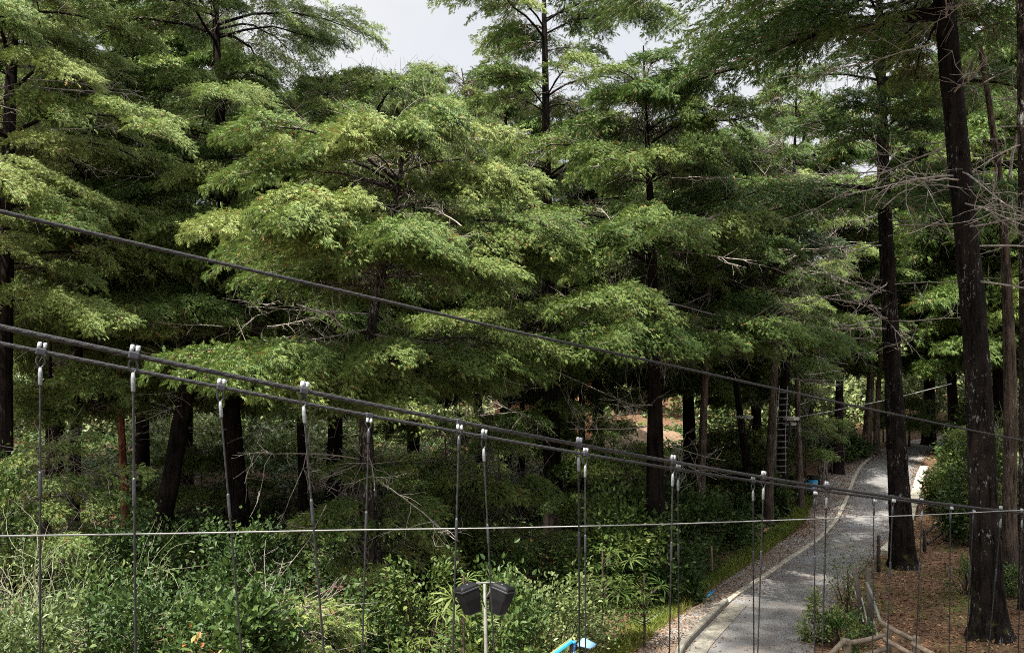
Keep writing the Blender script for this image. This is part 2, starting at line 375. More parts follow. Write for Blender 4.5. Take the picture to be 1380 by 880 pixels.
def cypress(rs, tz, T, z0, z1, R, nl, dens, tint, asc=.45, limb_r=.05, spray=.165, keep=None, prof=None, brown=.04, flat=1., droop=.10):
    """returns (wood Geo, foliage Geo). T(z)->xy of trunk axis"""
    wood, fol, twg = Geo(), Geo(), Geo()
    ga = ga0 = rs.uniform(0, 6.28)
    bP, bR = [], []
    nl = int(nl * 1.25)
    for i in range(nl):
        t = (i + rs.uniform(0, 1)) / nl
        nlev = max(4, int((z1 - z0) / 1.25)); lev = int(t * nlev)
        t = min(1, max(0, (lev + .5 + .35 * math.sin(lev * 2.7 + ga0) + rs.normal(0, .19)) / nlev))
        z = z0 + (z1 - z0) * t
        ga += 2.39996 + rs.normal(0, .35)
        pr = prof(t) if prof else (np.interp(t, [0, .2, .6, 1], [.72, 1, .75, .25]))
        L = R * pr * rs.uniform(.32, 1.22)
        dirh = np.array([math.cos(ga), math.sin(ga), 0])
        if keep is not None and not keep(dirh, t, rs): continue
        el = asc * (.55 + .9 * t) * rs.uniform(.6, 1.3)
        s = np.linspace(0, 1, 9)
        lift = math.tan(min(el, 1.2))
        zz = L * (lift * (s - .62 * s ** 2.0)) - droop * L * s ** 2.6
        side = np.array([-dirh[1], dirh[0], 0]) * rs.normal(0, .12)
        P = np.array([*T(z), z]) + dirh * (s * L)[:, None] + side * (L * s ** 2)[:, None]
        P[:, 2] += zz
        P += rs.normal(0, .018 * L, P.shape) * s[:, None]
        lr = max(.018, limb_r * (L / 4) * rs.uniform(.7, 1.2))
        wood.add(*tubes(P, np.linspace(lr, .012, 9), 6)[:2])
        # branchlets
        nb = max(5, int(11 * L / 4 + 3))
        sb = np.sort(rs.uniform(.22, 1, nb)) ** .8
        idx = sb * 8
        b0 = np.stack([np.interp(idx, np.arange(9), P[:, k]) for k in range(3)], 1)
        sgn = np.where(np.arange(nb) % 2 == 0, 1, -1)
        ang = sgn * rs.uniform(.5, 1.15, nb) * (1.05 - .55 * sb)
        ca, sa = np.cos(ang), np.sin(ang)
        bd = np.stack([dirh[0] * ca - dirh[1] * sa, dirh[0] * sa + dirh[1] * ca, rs.uniform(-.02, .4, nb)], 1)
        bl = L * (.20 + .30 * (1 - sb)) * rs.uniform(.7, 1.25, nb) + .25
        u = np.linspace(0, 1, 5)
        BP = b0[:, None, :] + bd[:, None, :] * (bl[:, None] * u)[..., None]
        BP[..., 2] -= (bl[:, None] * .42 * u ** 2.2)
        BP += rs.normal(0, .03, BP.shape) * u[None, :, None]
        bP.append(BP); bR.append(np.broadcast_to(np.linspace(.016, .006, 5), (nb, 5)))
        nq = rs.randint(8, 18); iq = rs.uniform(.8, 5.5, nq)      # bare twigs on the inner half of the limb
        q0 = np.stack([np.interp(iq, np.arange(9), P[:, k]) for k in range(3)], 1)
        qd = dirh + rs.normal(0, .8, (nq, 3)); qd[:, 2] -= .25
        st = nrm(nrm(qd)[:, None, :] + np.cumsum(rs.normal(0, .22, (nq, 4, 3)), 1)) * (rs.uniform(.5, 1.6, nq) / 4)[:, None, None]
        bP.append(q0[:, None, :] + np.concatenate([np.zeros((nq, 1, 3)), np.cumsum(st, 1)], 1)); bR.append(np.broadcast_to(np.linspace(.012, .004, 5), (nq, 5)))
        # sprays: flat shelves whose rims hang down
        mp = P[6]; dl, sl = dens * 110, spray      # coarser sprays where no view of the place looks: far sides, high above, well outside
        if tz is not None and mp[1] > 3:
            qx, qy = 690 + mp[0] / mp[1] * F, 500 - (mp[2] - CAMZ) / mp[1] * F
            if qx < -170 or qx > 1550 or qy < -130: dl, sl = dl * .28, sl * 1.8
            elif dirh[1] > .35: dl, sl = dl * .6, sl * 1.25
        elif tz is not None: dl, sl = dl * .28, sl * 1.8
        ns = np.maximum(6, (dl * bl).astype(int))
        bi = np.repeat(np.arange(nb), ns); k = len(bi)
        uu = rs.uniform(.05, 1.06, k) ** .8 * 4
        lo = np.clip(uu.astype(int), 0, 3); f = (uu - lo)[:, None]
        pos = BP[bi, lo] * (1 - f) + BP[bi, lo + 1] * f
        tg = nrm(BP[bi, lo + 1] - BP[bi, lo])
        lat = np.stack([-tg[:, 1], tg[:, 0], np.zeros(k)], 1)
        off = rs.normal(0, 1, k)
        edge = np.clip(uu / 4, 0, 1) ** 3 * .5 + np.clip(np.abs(off) - .6, 0, 2) * .35
        pos = pos + lat * (off * .19 * flat)[:, None]
        pos[:, 2] += .17 * np.clip(1 - (off / 1.9) ** 2, 0, 1) * rs.uniform(.1, 1, k) + rs.normal(0, .035, k) - .05 * edge
        out = pos[:, :2] - P[0, :2]; out = np.concatenate([nrm(out), np.zeros((k, 1))], 1)
        d = tg * .7 + lat * (off * .6)[:, None] + rs.normal(0, .38, (k, 3)); d[:, 2] += .12 - rs.uniform(0, .8, k) * edge
        nr = np.array([0, 0, 1.]) + lat * (off * .4)[:, None] + out * .35 + rs.normal(0, .30, (k, 3))
        lt = tint + rs.normal(0, .10)
        tv = np.clip(lt + rs.normal(0, .10, k), 0, .86)
        br = rs.uniform(0, 1, k) < brown * np.where(uu < 1.3, 2.2, .35)
        tv = np.where(br, rs.uniform(.92, 1, k), tv)
        fol.add(*scatter(SPRAY, pos, d, nr, sl * rs.uniform(.85, 1.25) * rs.uniform(.6, 1.25, k), tv))
    if bP: twg.add(*tubes(np.concatenate(bP), np.concatenate(bR), 3)[:2])
    return wood, fol, twg

TREES = {}
def trunk_geo(rs, A, r0, r1, k=18, flare=.55, rough=.06, n=None):
    """trunk tube along polyline A (base first) with fluted flare"""
    n = n or max(14, int(np.linalg.norm(A[-1] - A[0]) / .45))
    P = interp3(A, n)
    h = np.concatenate([[0], np.cumsum(np.linalg.norm(np.diff(P, axis=0), axis=1))]); u = h / h[-1]
    r = r0 * (1 - u) + r1 * u
    r = r * (1 + flare * np.exp(-h / .55))
    th = np.arange(k) * 2 * math.pi / k
    ph = rs.uniform(0, 6.28, 4)
    mod = 1 + rough * (np.sin(3 * th[None] + ph[0] + h[:, None] * .35) + .7 * np.sin(5 * th[None] + ph[1] - h[:, None] * .5)) \
        + rs.normal(0, rough * .35, (n, k)) + (np.cumsum(rs.normal(0, rough * .28, (n, k)), 0) * .5 + rs.normal(0, rough * 1.1, (1, k))) * .8 + (.20 * flare * np.exp(-h / .5))[:, None] * np.sin(5 * th[None] + ph[2])
    return tubes(P[None], (r[:, None] * mod)[None], k)[:2]

def tree(name, label, Y, tr, r0, crown, R, nl, dens=1., tint=.45, seed=1, bark='bark', dead=5, asc=.45, deads=(), spray=.165,
         keep=None, prof=None, brown=.04, dead_z=None, cat='tree', group=None, r1=.022, limb_r=.05, flat=1., droop=.10, lean=0., flare=.55, rough=.06):
    rs = R_(seed)
    W = [at(px, py, Y) for px, py in tr]
    if lean:
        for i, w in enumerate(W): w[1] += lean * (w[2] - W[0][2])
    b = W[0].copy(); b[2] = float(G(b[0], b[1])) - .15
    if b[2] > W[0][2]: W = [w for w in W if w[2] > b[2] + .3]
    A = np.array([b] + [w for w in W if w[2] > b[2] + .2])
    root = thing(name, label, cat, b, group)
    P = interp3(A, 40)
    T = lambda z: (np.interp(z, P[:, 2], P[:, 0]), np.interp(z, P[:, 2], P[:, 1]))
    g = Geo(); g.add(*trunk_geo(rs, A, r0, r1, flare=flare, rough=rough))
    z0, z1 = at(0, crown[0], Y)[2], at(0, crown[1], Y)[2]
    wood = fol = twg = None
    if nl:
        wood, fol, twg = cypress(rs, P[:, 2], T, z0, z1, R, nl, dens, tint, asc, limb_r, spray, keep, prof, brown, flat, droop)
        if wood.V: g.V += wood.V; off = g.n; g.Q += [q + off for q in wood.Q]; g.U += wood.U; g.n += wood.n
    g.link('trunk', M[bark], root, True, b)
    if twg is not None and twg.V: twg.link('twigs', M['twig'], root, True, b)
    if fol is not None and fol.V: fol.link('crown', M['cypress'], root, False, b)
    dz0, dz1 = dead_z or (max(b[2] + 3.5, z0 - 2.5), z0 + .45 * (z1 - z0))
    for i in range(int(dead * 1.5)):
        z = rs.uniform(dz0, dz1); a = rs.uniform(0, 6.28) if i % 2 else rs.uniform(3.3, 6.1)
        L = min(4.2, R * rs.uniform(.4, 1.0))
        dead_branch_geo(rs, np.array([*T(z), z]), (math.cos(a), math.sin(a), rs.uniform(-.35, .15)), L, .008 + .0042 * L).link('dead_branch', M['dead'], root, True, b)
    for (px, py, dx, dy, dY, L, rr) in deads:
        p = at(px, py, Y + dY)
        dead_branch_geo(rs, p, (dx, rs.normal(0, .2), dy), L, rr * (.55 if rr < .04 else 1), twigs=13, crook=.2).link('dead_branch', M['dead'], root, True, b)
    return root

left_half = lambda d, t, rs: True
# --- the large cypresses, one by one
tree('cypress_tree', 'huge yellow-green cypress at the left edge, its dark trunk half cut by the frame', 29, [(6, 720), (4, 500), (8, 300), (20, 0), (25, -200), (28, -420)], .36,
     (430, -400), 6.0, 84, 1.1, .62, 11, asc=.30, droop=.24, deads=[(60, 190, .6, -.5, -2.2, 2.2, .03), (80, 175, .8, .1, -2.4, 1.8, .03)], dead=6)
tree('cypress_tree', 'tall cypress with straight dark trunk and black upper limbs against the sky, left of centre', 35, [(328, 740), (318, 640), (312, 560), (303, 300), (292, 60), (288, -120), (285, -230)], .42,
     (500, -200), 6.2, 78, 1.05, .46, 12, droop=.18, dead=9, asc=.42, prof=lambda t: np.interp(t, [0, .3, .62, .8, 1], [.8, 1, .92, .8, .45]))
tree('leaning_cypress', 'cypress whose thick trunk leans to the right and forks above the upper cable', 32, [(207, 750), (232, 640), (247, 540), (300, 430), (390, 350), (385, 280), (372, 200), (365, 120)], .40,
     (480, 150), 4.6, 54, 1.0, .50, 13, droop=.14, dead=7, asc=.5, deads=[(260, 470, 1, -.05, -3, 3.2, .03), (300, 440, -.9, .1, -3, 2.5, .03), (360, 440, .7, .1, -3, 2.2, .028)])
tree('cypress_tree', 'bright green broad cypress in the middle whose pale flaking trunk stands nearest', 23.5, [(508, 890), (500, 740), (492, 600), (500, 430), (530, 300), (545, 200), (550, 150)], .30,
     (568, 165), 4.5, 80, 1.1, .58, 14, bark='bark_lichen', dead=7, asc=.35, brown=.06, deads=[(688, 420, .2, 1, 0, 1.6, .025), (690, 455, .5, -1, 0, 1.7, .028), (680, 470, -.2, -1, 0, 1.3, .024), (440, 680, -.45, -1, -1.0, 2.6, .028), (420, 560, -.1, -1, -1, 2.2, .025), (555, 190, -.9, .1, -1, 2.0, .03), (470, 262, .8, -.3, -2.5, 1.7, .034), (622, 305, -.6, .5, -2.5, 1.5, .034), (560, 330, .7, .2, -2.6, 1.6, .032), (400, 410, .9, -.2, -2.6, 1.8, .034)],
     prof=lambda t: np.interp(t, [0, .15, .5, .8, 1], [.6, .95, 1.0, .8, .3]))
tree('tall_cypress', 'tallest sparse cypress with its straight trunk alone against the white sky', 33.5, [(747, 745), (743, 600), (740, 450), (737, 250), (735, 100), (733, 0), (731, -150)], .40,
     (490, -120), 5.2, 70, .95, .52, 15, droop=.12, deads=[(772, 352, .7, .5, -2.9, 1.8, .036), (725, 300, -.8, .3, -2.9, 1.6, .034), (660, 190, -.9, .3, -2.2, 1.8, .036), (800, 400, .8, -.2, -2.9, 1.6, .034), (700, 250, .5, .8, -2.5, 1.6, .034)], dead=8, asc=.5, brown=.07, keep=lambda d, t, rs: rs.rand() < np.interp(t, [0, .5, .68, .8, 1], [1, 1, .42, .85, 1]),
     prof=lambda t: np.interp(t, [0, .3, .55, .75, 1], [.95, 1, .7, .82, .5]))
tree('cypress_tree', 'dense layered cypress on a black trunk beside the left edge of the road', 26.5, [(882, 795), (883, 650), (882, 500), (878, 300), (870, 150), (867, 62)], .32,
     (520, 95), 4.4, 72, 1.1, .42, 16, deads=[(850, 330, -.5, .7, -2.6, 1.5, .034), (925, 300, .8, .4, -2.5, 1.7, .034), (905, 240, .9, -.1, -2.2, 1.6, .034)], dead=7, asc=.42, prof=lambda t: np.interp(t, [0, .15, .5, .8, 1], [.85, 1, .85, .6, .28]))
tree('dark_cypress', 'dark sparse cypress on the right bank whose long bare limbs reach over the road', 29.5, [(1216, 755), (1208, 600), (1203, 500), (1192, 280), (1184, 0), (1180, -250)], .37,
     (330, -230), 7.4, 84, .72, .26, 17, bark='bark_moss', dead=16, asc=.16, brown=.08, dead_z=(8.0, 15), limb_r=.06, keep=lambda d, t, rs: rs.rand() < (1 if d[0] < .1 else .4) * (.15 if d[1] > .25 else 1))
tree('big_trunk_cypress', 'thickest trunk at the right with white lichen flecks and moss at its foot', 20.7, [(1336, 850), (1328, 700), (1318, 500), (1300, 300), (1272, 0), (1255, -200), (1240, -400)], .335,
     (60, -460), 8.0, 90, .7, .30, 18, bark='bark_moss', dead=8, asc=.16, dead_z=(9, 16), r1=.15, limb_r=.065, flare=.8, keep=lambda d, t, rs: d[0] < .35 and (d[1] < -.25 or rs.rand() < .35))
tree('forked_tree', 'thin reddish trunk with bare pale forks between the two right-hand trunks', 27, [(1360, 690), (1362, 550), (1358, 400), (1350, 260), (1335, 150), (1320, 60)], .24, (60, -150), 3.2, 22, .7, .5, 19, bark='bark_grey', dead=5, asc=.6, dead_z=(8.5, 16), r1=.07,
     deads=[(1352, 270, .22, 1, 0, 4.2, .055), (1352, 290, -.38, 1, 0, 3.4, .05)], flare=.3)
tree('lichen_trunk_tree', 'white-flecked trunk cut off by the right edge of the picture', 23, [(1386, 800), (1385, 500), (1381, 250), (1378, 0), (1376, -300)], .22, (-60, -420), 4.5, 30, .8, .42, 20, bark='bark_lichen', dead=4, asc=.3, r1=.12, flare=.3, dead_z=(12, 18))
tree('cypress_tree', 'unseen cypress added right of the viewer outside the picture, its crown shading the thickest trunk and the log fence', 8.5, [(1930, 500), (1930, 0), (1925, -800), (1920, -2400)], .4, (-480, -2300), 7.2, 90, .5, .4, 99, dead=0, asc=.2, droop=.05)  # unseen tree, added so its crown shades the thickest trunk and near road
tree('cypress_tree', 'very tall unseen cypress added left of the viewer outside the picture to shade the near road', 4, [(-330, 500), (-335, -1500), (-330, -9000)], .45, (-4000, -8400), 6.2, 80, .5, .4, 98, dead=0, asc=.2, droop=.05)  # out of view, added only to cast shade on the near road
# --- mid-distance trees
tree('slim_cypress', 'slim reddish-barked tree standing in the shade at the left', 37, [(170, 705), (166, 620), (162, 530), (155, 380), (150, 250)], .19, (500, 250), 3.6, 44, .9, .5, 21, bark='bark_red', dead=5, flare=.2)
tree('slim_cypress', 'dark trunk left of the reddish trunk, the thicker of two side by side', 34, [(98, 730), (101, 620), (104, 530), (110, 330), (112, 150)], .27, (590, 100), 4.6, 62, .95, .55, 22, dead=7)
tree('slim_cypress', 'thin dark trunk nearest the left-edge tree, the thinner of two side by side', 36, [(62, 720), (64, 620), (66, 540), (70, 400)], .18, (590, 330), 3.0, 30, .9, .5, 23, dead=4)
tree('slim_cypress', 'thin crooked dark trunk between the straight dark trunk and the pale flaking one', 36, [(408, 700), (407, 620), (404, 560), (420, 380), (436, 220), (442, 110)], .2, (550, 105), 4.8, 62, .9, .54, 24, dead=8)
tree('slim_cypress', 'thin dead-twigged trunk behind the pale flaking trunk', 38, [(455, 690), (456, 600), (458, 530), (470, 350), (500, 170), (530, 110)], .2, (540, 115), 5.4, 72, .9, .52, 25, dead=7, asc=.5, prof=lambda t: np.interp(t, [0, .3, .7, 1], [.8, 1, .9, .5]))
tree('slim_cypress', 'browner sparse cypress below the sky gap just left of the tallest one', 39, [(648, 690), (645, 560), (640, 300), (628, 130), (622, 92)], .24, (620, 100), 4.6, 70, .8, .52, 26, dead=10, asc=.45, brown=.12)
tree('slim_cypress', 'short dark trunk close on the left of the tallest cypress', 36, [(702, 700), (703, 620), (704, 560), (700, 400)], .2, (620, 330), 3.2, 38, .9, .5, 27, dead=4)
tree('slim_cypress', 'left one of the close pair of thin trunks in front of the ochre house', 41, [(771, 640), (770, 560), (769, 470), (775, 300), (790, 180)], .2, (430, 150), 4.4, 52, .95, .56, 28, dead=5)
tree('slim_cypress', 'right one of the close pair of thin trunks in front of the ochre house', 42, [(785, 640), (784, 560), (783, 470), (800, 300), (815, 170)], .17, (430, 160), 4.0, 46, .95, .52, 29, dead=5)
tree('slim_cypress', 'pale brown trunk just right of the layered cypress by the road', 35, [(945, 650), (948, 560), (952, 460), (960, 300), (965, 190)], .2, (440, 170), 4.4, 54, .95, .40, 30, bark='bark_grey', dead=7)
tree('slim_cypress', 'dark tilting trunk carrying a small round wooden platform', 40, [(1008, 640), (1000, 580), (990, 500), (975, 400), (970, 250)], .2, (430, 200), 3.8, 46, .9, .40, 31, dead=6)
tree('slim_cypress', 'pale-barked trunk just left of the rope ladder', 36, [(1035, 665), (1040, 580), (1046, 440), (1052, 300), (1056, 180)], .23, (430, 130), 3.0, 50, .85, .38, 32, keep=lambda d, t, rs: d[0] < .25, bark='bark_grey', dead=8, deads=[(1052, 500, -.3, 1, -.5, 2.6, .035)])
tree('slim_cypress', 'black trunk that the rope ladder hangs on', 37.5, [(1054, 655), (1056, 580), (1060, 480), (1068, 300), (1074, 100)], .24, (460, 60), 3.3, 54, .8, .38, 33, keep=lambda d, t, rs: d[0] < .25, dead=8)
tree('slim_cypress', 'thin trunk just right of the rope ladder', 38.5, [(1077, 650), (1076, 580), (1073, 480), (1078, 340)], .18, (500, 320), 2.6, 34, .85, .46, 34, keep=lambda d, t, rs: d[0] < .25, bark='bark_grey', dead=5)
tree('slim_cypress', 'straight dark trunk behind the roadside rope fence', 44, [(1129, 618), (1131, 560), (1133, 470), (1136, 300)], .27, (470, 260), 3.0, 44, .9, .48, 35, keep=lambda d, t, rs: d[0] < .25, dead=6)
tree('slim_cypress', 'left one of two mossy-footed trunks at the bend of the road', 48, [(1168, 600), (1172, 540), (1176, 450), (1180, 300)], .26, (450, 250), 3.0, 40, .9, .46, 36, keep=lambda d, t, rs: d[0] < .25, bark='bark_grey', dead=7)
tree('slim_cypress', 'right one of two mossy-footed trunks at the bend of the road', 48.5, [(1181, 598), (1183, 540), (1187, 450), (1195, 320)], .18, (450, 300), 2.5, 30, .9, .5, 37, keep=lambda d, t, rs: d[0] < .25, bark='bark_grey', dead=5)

# --- young cypresses of the understorey
YOUNG = [(66, 570, 27, 2.6, 20, 'young cypress spreading low pads before the slim dark trunks at the left'),
         (492, 618, 24, 2.3, 20, 'young cypress with bright flat pads just left of the pale flaking trunk'),
         (600, 560, 30, 2.2, 26, 'young cypress with hanging greyish twigs behind the floodlights'),
         (672, 585, 27, 2.0, 24, 'young cypress just left of the black trunk of the tallest cypress'),
         (385, 805, 17.5, 1.6, 14, 'low young cypress near the bottom, under the pale hanging branch'),
         (270, 600, 38, 2.4, 26, 'young cypress in the gap between the leaning and the straight trunk'),
         (826, 560, 34, 2.5, 22, 'young cypress in front of the ochre earth bank'),
         (1085, 520, 40, 1.8, 22, 'young yellow-green cypress beside the rope-ladder trunk'),
         (985, 575, 44, 2.2, 22, 'young cypress deep between the pale brown trunk and the tilting one'),
         (1225, 530, 52, 2.2, 22, 'young cypress at the far end of the road'),
         (1345, 560, 33, 1.8, 20, 'young cypress between the thickest trunk and the right edge')]
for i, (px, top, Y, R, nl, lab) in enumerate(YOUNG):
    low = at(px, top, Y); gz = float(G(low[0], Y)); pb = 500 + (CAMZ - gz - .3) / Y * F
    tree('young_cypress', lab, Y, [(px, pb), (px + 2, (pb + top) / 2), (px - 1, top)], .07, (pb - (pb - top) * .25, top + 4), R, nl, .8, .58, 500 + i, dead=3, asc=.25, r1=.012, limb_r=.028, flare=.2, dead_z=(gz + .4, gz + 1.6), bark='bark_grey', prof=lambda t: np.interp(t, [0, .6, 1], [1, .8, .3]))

# --- trees further back: three prototypes, copied
def back_proto(seed, H, R, nl, tint):
    rs = R_(seed)
    root = thing('background_cypress', 'x', 'tree', (0, 0, 0), 'cypresses standing behind the front row')
    A = np.array([[0, 0, -.3], [.2, .1, H * .4], [-.1, .1, H * .8], [0, 0, H]])
    P = interp3(A, 30); T = lambda z: (np.interp(z, P[:, 2], P[:, 0]), np.interp(z, P[:, 2], P[:, 1]))
    g = Geo(); g.add(*trunk_geo(rs, A, .32, .05))
    w, f, tw = cypress(rs, None, T, H * .2, H * .99, R, nl, .55, tint, .4, .05, .34, None, None, .04, 1.3)
    off = g.n; g.V += w.V; g.Q += [q + off for q in w.Q]; g.U += w.U
    g.link('trunk', M['bark'], root, True); tw.link('twigs', M['twig'], root, True); f.link('crown', M['cypress'], root)
    return root
protos = [back_proto(101, 19, 5.2, 84, .48), back_proto(102, 17, 4.8, 76, .56), back_proto(103, 21, 5.6, 90, .42)]
BACK = [  # px, Y, top py, proto, label
    (95, 44, -160, 0, 'treetop behind the huge left-edge cypress, filling the upper left corner'),
    (205, 45, 40, 1, 'background cypress whose top shows just right of the upper left corner, under the sky slit'),
    (262, 45, 5, 2, 'background cypress filling the sky right behind the tall black-limbed cypress'),
    (455, 43, 98, 0, 'background cypress with a flat dense top under the left sky gap'),
    (560, 47, 100, 1, 'background cypress behind the browner sparse tree, low on the skyline'),
    (680, 47, 105, 2, 'background cypress directly behind the tallest cypress, yellowish on top'),
    (806, 44, 160, 0, 'background cypress between the tallest cypress and the layered one by the road'),
    (925, 45, 165, 1, 'background cypress right of the layered roadside cypress, at the right sky gap'),
    (1015, 46, 190, 2, 'background cypress seen through the bare limbs over the road'),
    (1080, 50, 130, 0, 'background cypress behind the straight dark trunk near the roadside fence'),
    (1275, 60, 150, 1, 'faraway cypress low behind the green bush at the road bend'),
    (1330, 46, 20, 2, 'background cypress behind the forked reddish tree'),
    (1238, 53, 70, 2, 'background cypress rising between the two dark right-hand trunks'),
    (1430, 44, -60, 0, 'background cypress cut by the right edge of the picture'),
    (-40, 46, -60, 1, 'background cypress cut by the left edge of the picture'),
]
HP = [19, 17, 21]; used = set()
rsb = R_(77)
for px, Y, top, k, lab in BACK:
    p = at(px, top, Y); gz = float(G(p[0], Y)); sc = (p[2] - gz) / HP[k]
    rz = rsb.uniform(0, 6.28)
    if k in used: dup(protos[k], (p[0], Y, gz), rz, (min(sc, 1.15), min(sc, 1.15), sc), lab)
    else:
        o = protos[k]; used.add(k); o.location = (float(p[0]), Y, gz); o.rotation_euler = (0, 0, rz); o.scale = (min(sc, 1.15), min(sc, 1.15), sc); o['label'] = lab

# ------------------------------------------------------------------ ground, road, path
gx = np.concatenate([np.arange(-140, -32, 4), np.arange(-32, 42, .45), np.arange(42, 170, 4)]); gy = np.concatenate([np.arange(-6, 62, .45), np.arange(62, 140, 3)])
XX, YY = np.meshgrid(gx, gy); ZZ = G(XX, YY); nx, ny = len(gx), len(gy)
ii = (np.arange(ny - 1)[:, None] * nx + np.arange(nx - 1)[None]).ravel()
tag(link('ground', np.stack([XX, YY, ZZ], -1).reshape(-1, 3), np.stack([ii, ii + 1, ii + nx + 1, ii + nx], 1), M['ground'], smooth=True), kind='structure')

def gline(pts, pre, post):
    """pixel polyline on the ground, extended towards the camera and beyond"""
    P = [gp(*p)[:2] for p in pts]
    P = [np.array(q) for q in pre] + P + [np.array(q) for q in post]
    P = np.array([(a, b, 0) for a, b in P]); return interp3(P, 160)[:, :2]
LK = gline([(915, 880), (985, 808), (1060, 757), (1105, 727), (1128, 702), (1142, 672), (1150, 648), (1160, 630), (1177, 615), (1200, 607), (1222, 601)], [(-8, 0), (-1.0, 10), (3.0, 17)], [(29, 56), (40, 65)])
RK = gline([(1092, 880), (1130, 808), (1172, 757), (1202, 727), (1216, 702), (1225, 672), (1232, 648), (1240, 630), (1250, 615), (1258, 604)], [(-4.0, 0), (3.0, 10), (6.4, 17)], [(31, 54), (43, 63)])
LP = gline([(850, 880), (952, 795), (1037, 740), (1083, 702), (1093, 672), (1098, 648), (1122, 628), (1150, 615), (1190, 604), (1222, 597)], [(-10.5, 0), (-3.2, 10), (.9, 17)], [(29, 58), (39, 67)])
def sheet(name, A, B, m, lift, nc=8, kind='structure'):
    t = np.linspace(0, 1, nc)[None, :, None]
    P = A[:, None, :] * (1 - t) + B[:, None, :] * t
    Z = G(P[..., 0], P[..., 1]) + lift
    V = np.concatenate([P, Z[..., None]], -1).reshape(-1, 3); n = len(A)
    i = (np.arange(n - 1)[:, None] * nc + np.arange(nc - 1)[None]).ravel()
    o = link(name, V, np.stack([i, i + 1, i + nc + 1, i + nc], 1), m, smooth=True)
    return tag(o, kind=kind)
rj = R_(5)
LPj = LP + np.convolve(rj.normal(0, .5, 166), np.ones(7) / 7, 'valid')[:, None] * np.array([1, 0])
sheet('road', LK, RK, M['asphalt'], .035)
sheet('gravel_path', LPj, LK, M['gravel'], .025)
def strip(A, off, w, h, lift, name, m, sl):
    """raised kerb of width w, height h along polyline A[sl], offset sideways"""
    A = A[sl]; t = np.gradient(A, axis=0); t /= np.linalg.norm(t, axis=1, keepdims=True); nn = np.stack([t[:, 1], -t[:, 0]], 1)
    prof = [(-w / 2, -.05), (-w / 2, h * .8), (-w / 2 + .02, h), (w / 2 - .02, h), (w / 2, h * .8), (w / 2, -.05)]
    V = []
    for o, z in prof:
        q = A + nn * (off + o); V.append(np.concatenate([q, (G(A[:, 0], A[:, 1]) + lift + z)[:, None]], 1))
    V = np.stack(V, 1).reshape(-1, 3); n = len(A); k = len(prof)
    i = (np.arange(n - 1)[:, None] * k + np.arange(k - 1)[None]).ravel()
    Q = np.stack([i, i + 1, i + k + 1, i + k], 1)
    ends = np.array([[0, 1, 4, 5], [1, 2, 3, 4]]); Q = np.concatenate([Q, ends, ends[:, ::-1] + (n - 1) * k])
    return link(name, V, Q, m, smooth=False)
yk = LK[:, 1]
i0 = int(np.argmax(yk > 24.3)); i1 = int(np.argmax(yk > 49))
tag(strip(LK, 0, .16, .07, .03, 'pale_kerb', M['concrete_pale'], slice(i0, i1)), 'long low pale concrete kerb curving between the gravel path and the road', 'kerb')
ib = int(np.argmax(yk > 16)); ic = int(np.argmax(yk > 24.3)) + 1
tag(strip(LK, 0, .16, .17, .02, 'drain_kerb', M['concrete'], slice(ib, ic)), 'raised dirty kerb beside the drain slab where the road leaves the picture', 'kerb')
tag(strip(LK, .38, .40, .05, .02, 'drain_slab', M['concrete'], slice(ib, ic)), 'flat pale concrete drain slab along the lower left road edge', 'drain cover')
p = gp(967, 812); V, Q = box(p + np.array([-.35, .35, .02]), (.7, .5, .09), rotz(.9))
tag(link('drain_lid', V, Q, M['concrete'], origin=p), 'small flat concrete lid on the gravel at the end of the drain', 'drain cover')
yr = RK[:, 1]; j0 = int(np.argmax(yr > 31)); j1 = int(np.argmax(yr > 45))
tag(strip(RK, .25, .42, .16, .02, 'right_side_kerb'.replace('right_side_', 'wide_'), M['concrete_pale'], slice(j0, j1)), 'wide pale concrete kerb behind the mossy trunk on the outside of the bend', 'kerb')

# ochre bank and house beyond the thin trunks
rs = R_(31)
def bank():
    c = at(850, 585, 58); U = np.linspace(-1, 1, 40); Vv = np.linspace(-1, 1, 16)
    a, b = np.meshgrid(U, Vv); X = c[0] + a * 4.0; Y = 58 + b * 3.5
    h = 1.3 * np.clip(1 - a ** 2, 0, 1) ** .5 * np.clip(1 - b ** 2, 0, 1) ** .6
    Z = G(X, Y) - .15 + h + .16 * hsh(X * 2, Y * 2) * (h > .2) + .08 * hsh(X * 5.3, Y * 4.7)
    i = (np.arange(15)[:, None] * 40 + np.arange(39)[None]).ravel()
    return link('earth_bank', np.stack([X, Y, Z], -1).reshape(-1, 3), np.stack([i, i + 1, i + 41, i + 40], 1), M['earth'], smooth=True)
tag(bank(), kind='structure')
hb = at(735, 600, 60); hz = float(G(hb[0], 60))
house = thing('house', 'ochre house with a pinkish gabled roof half hidden behind the thin trunk pair', 'house', (hb[0], 60, hz))
V, Q = box((0, 0, 2.6), (7.0, 5, 5.6), bev=.01); link('wall', V, Q, M['ochre'], house)
rx = [(-5.4, -3.2, 5.2), (3.9, -3.2, 5.2), (3.9, 0, 7.6), (-5.4, 0, 7.6), (3.9, 3.2, 5.2), (-5.4, 3.2, 5.2)]
RV = np.array(rx + [(x, y, z - .15) for x, y, z in rx])
link('roof', RV, np.array([[0, 1, 2, 3], [3, 2, 4, 5], [7, 6, 9, 8], [8, 9, 11, 10], [1, 0, 6, 7], [5, 4, 10, 11], [1, 7, 8, 2], [2, 8, 10, 4], [6, 0, 3, 9], [9, 3, 5, 11]]), M['roof'], house)
for wx, wz in ((1.25, 3.3), (1.1, 1.2)):
    V, Q = box((wx, -2.53, wz), (1.1, .12, 1.5)); w = link('window', V, Q, M['white'], house)
    V, Q = box((wx, -2.60, wz), (.85, .03, 1.2)); link('pane', V, Q, M['lens'], w)

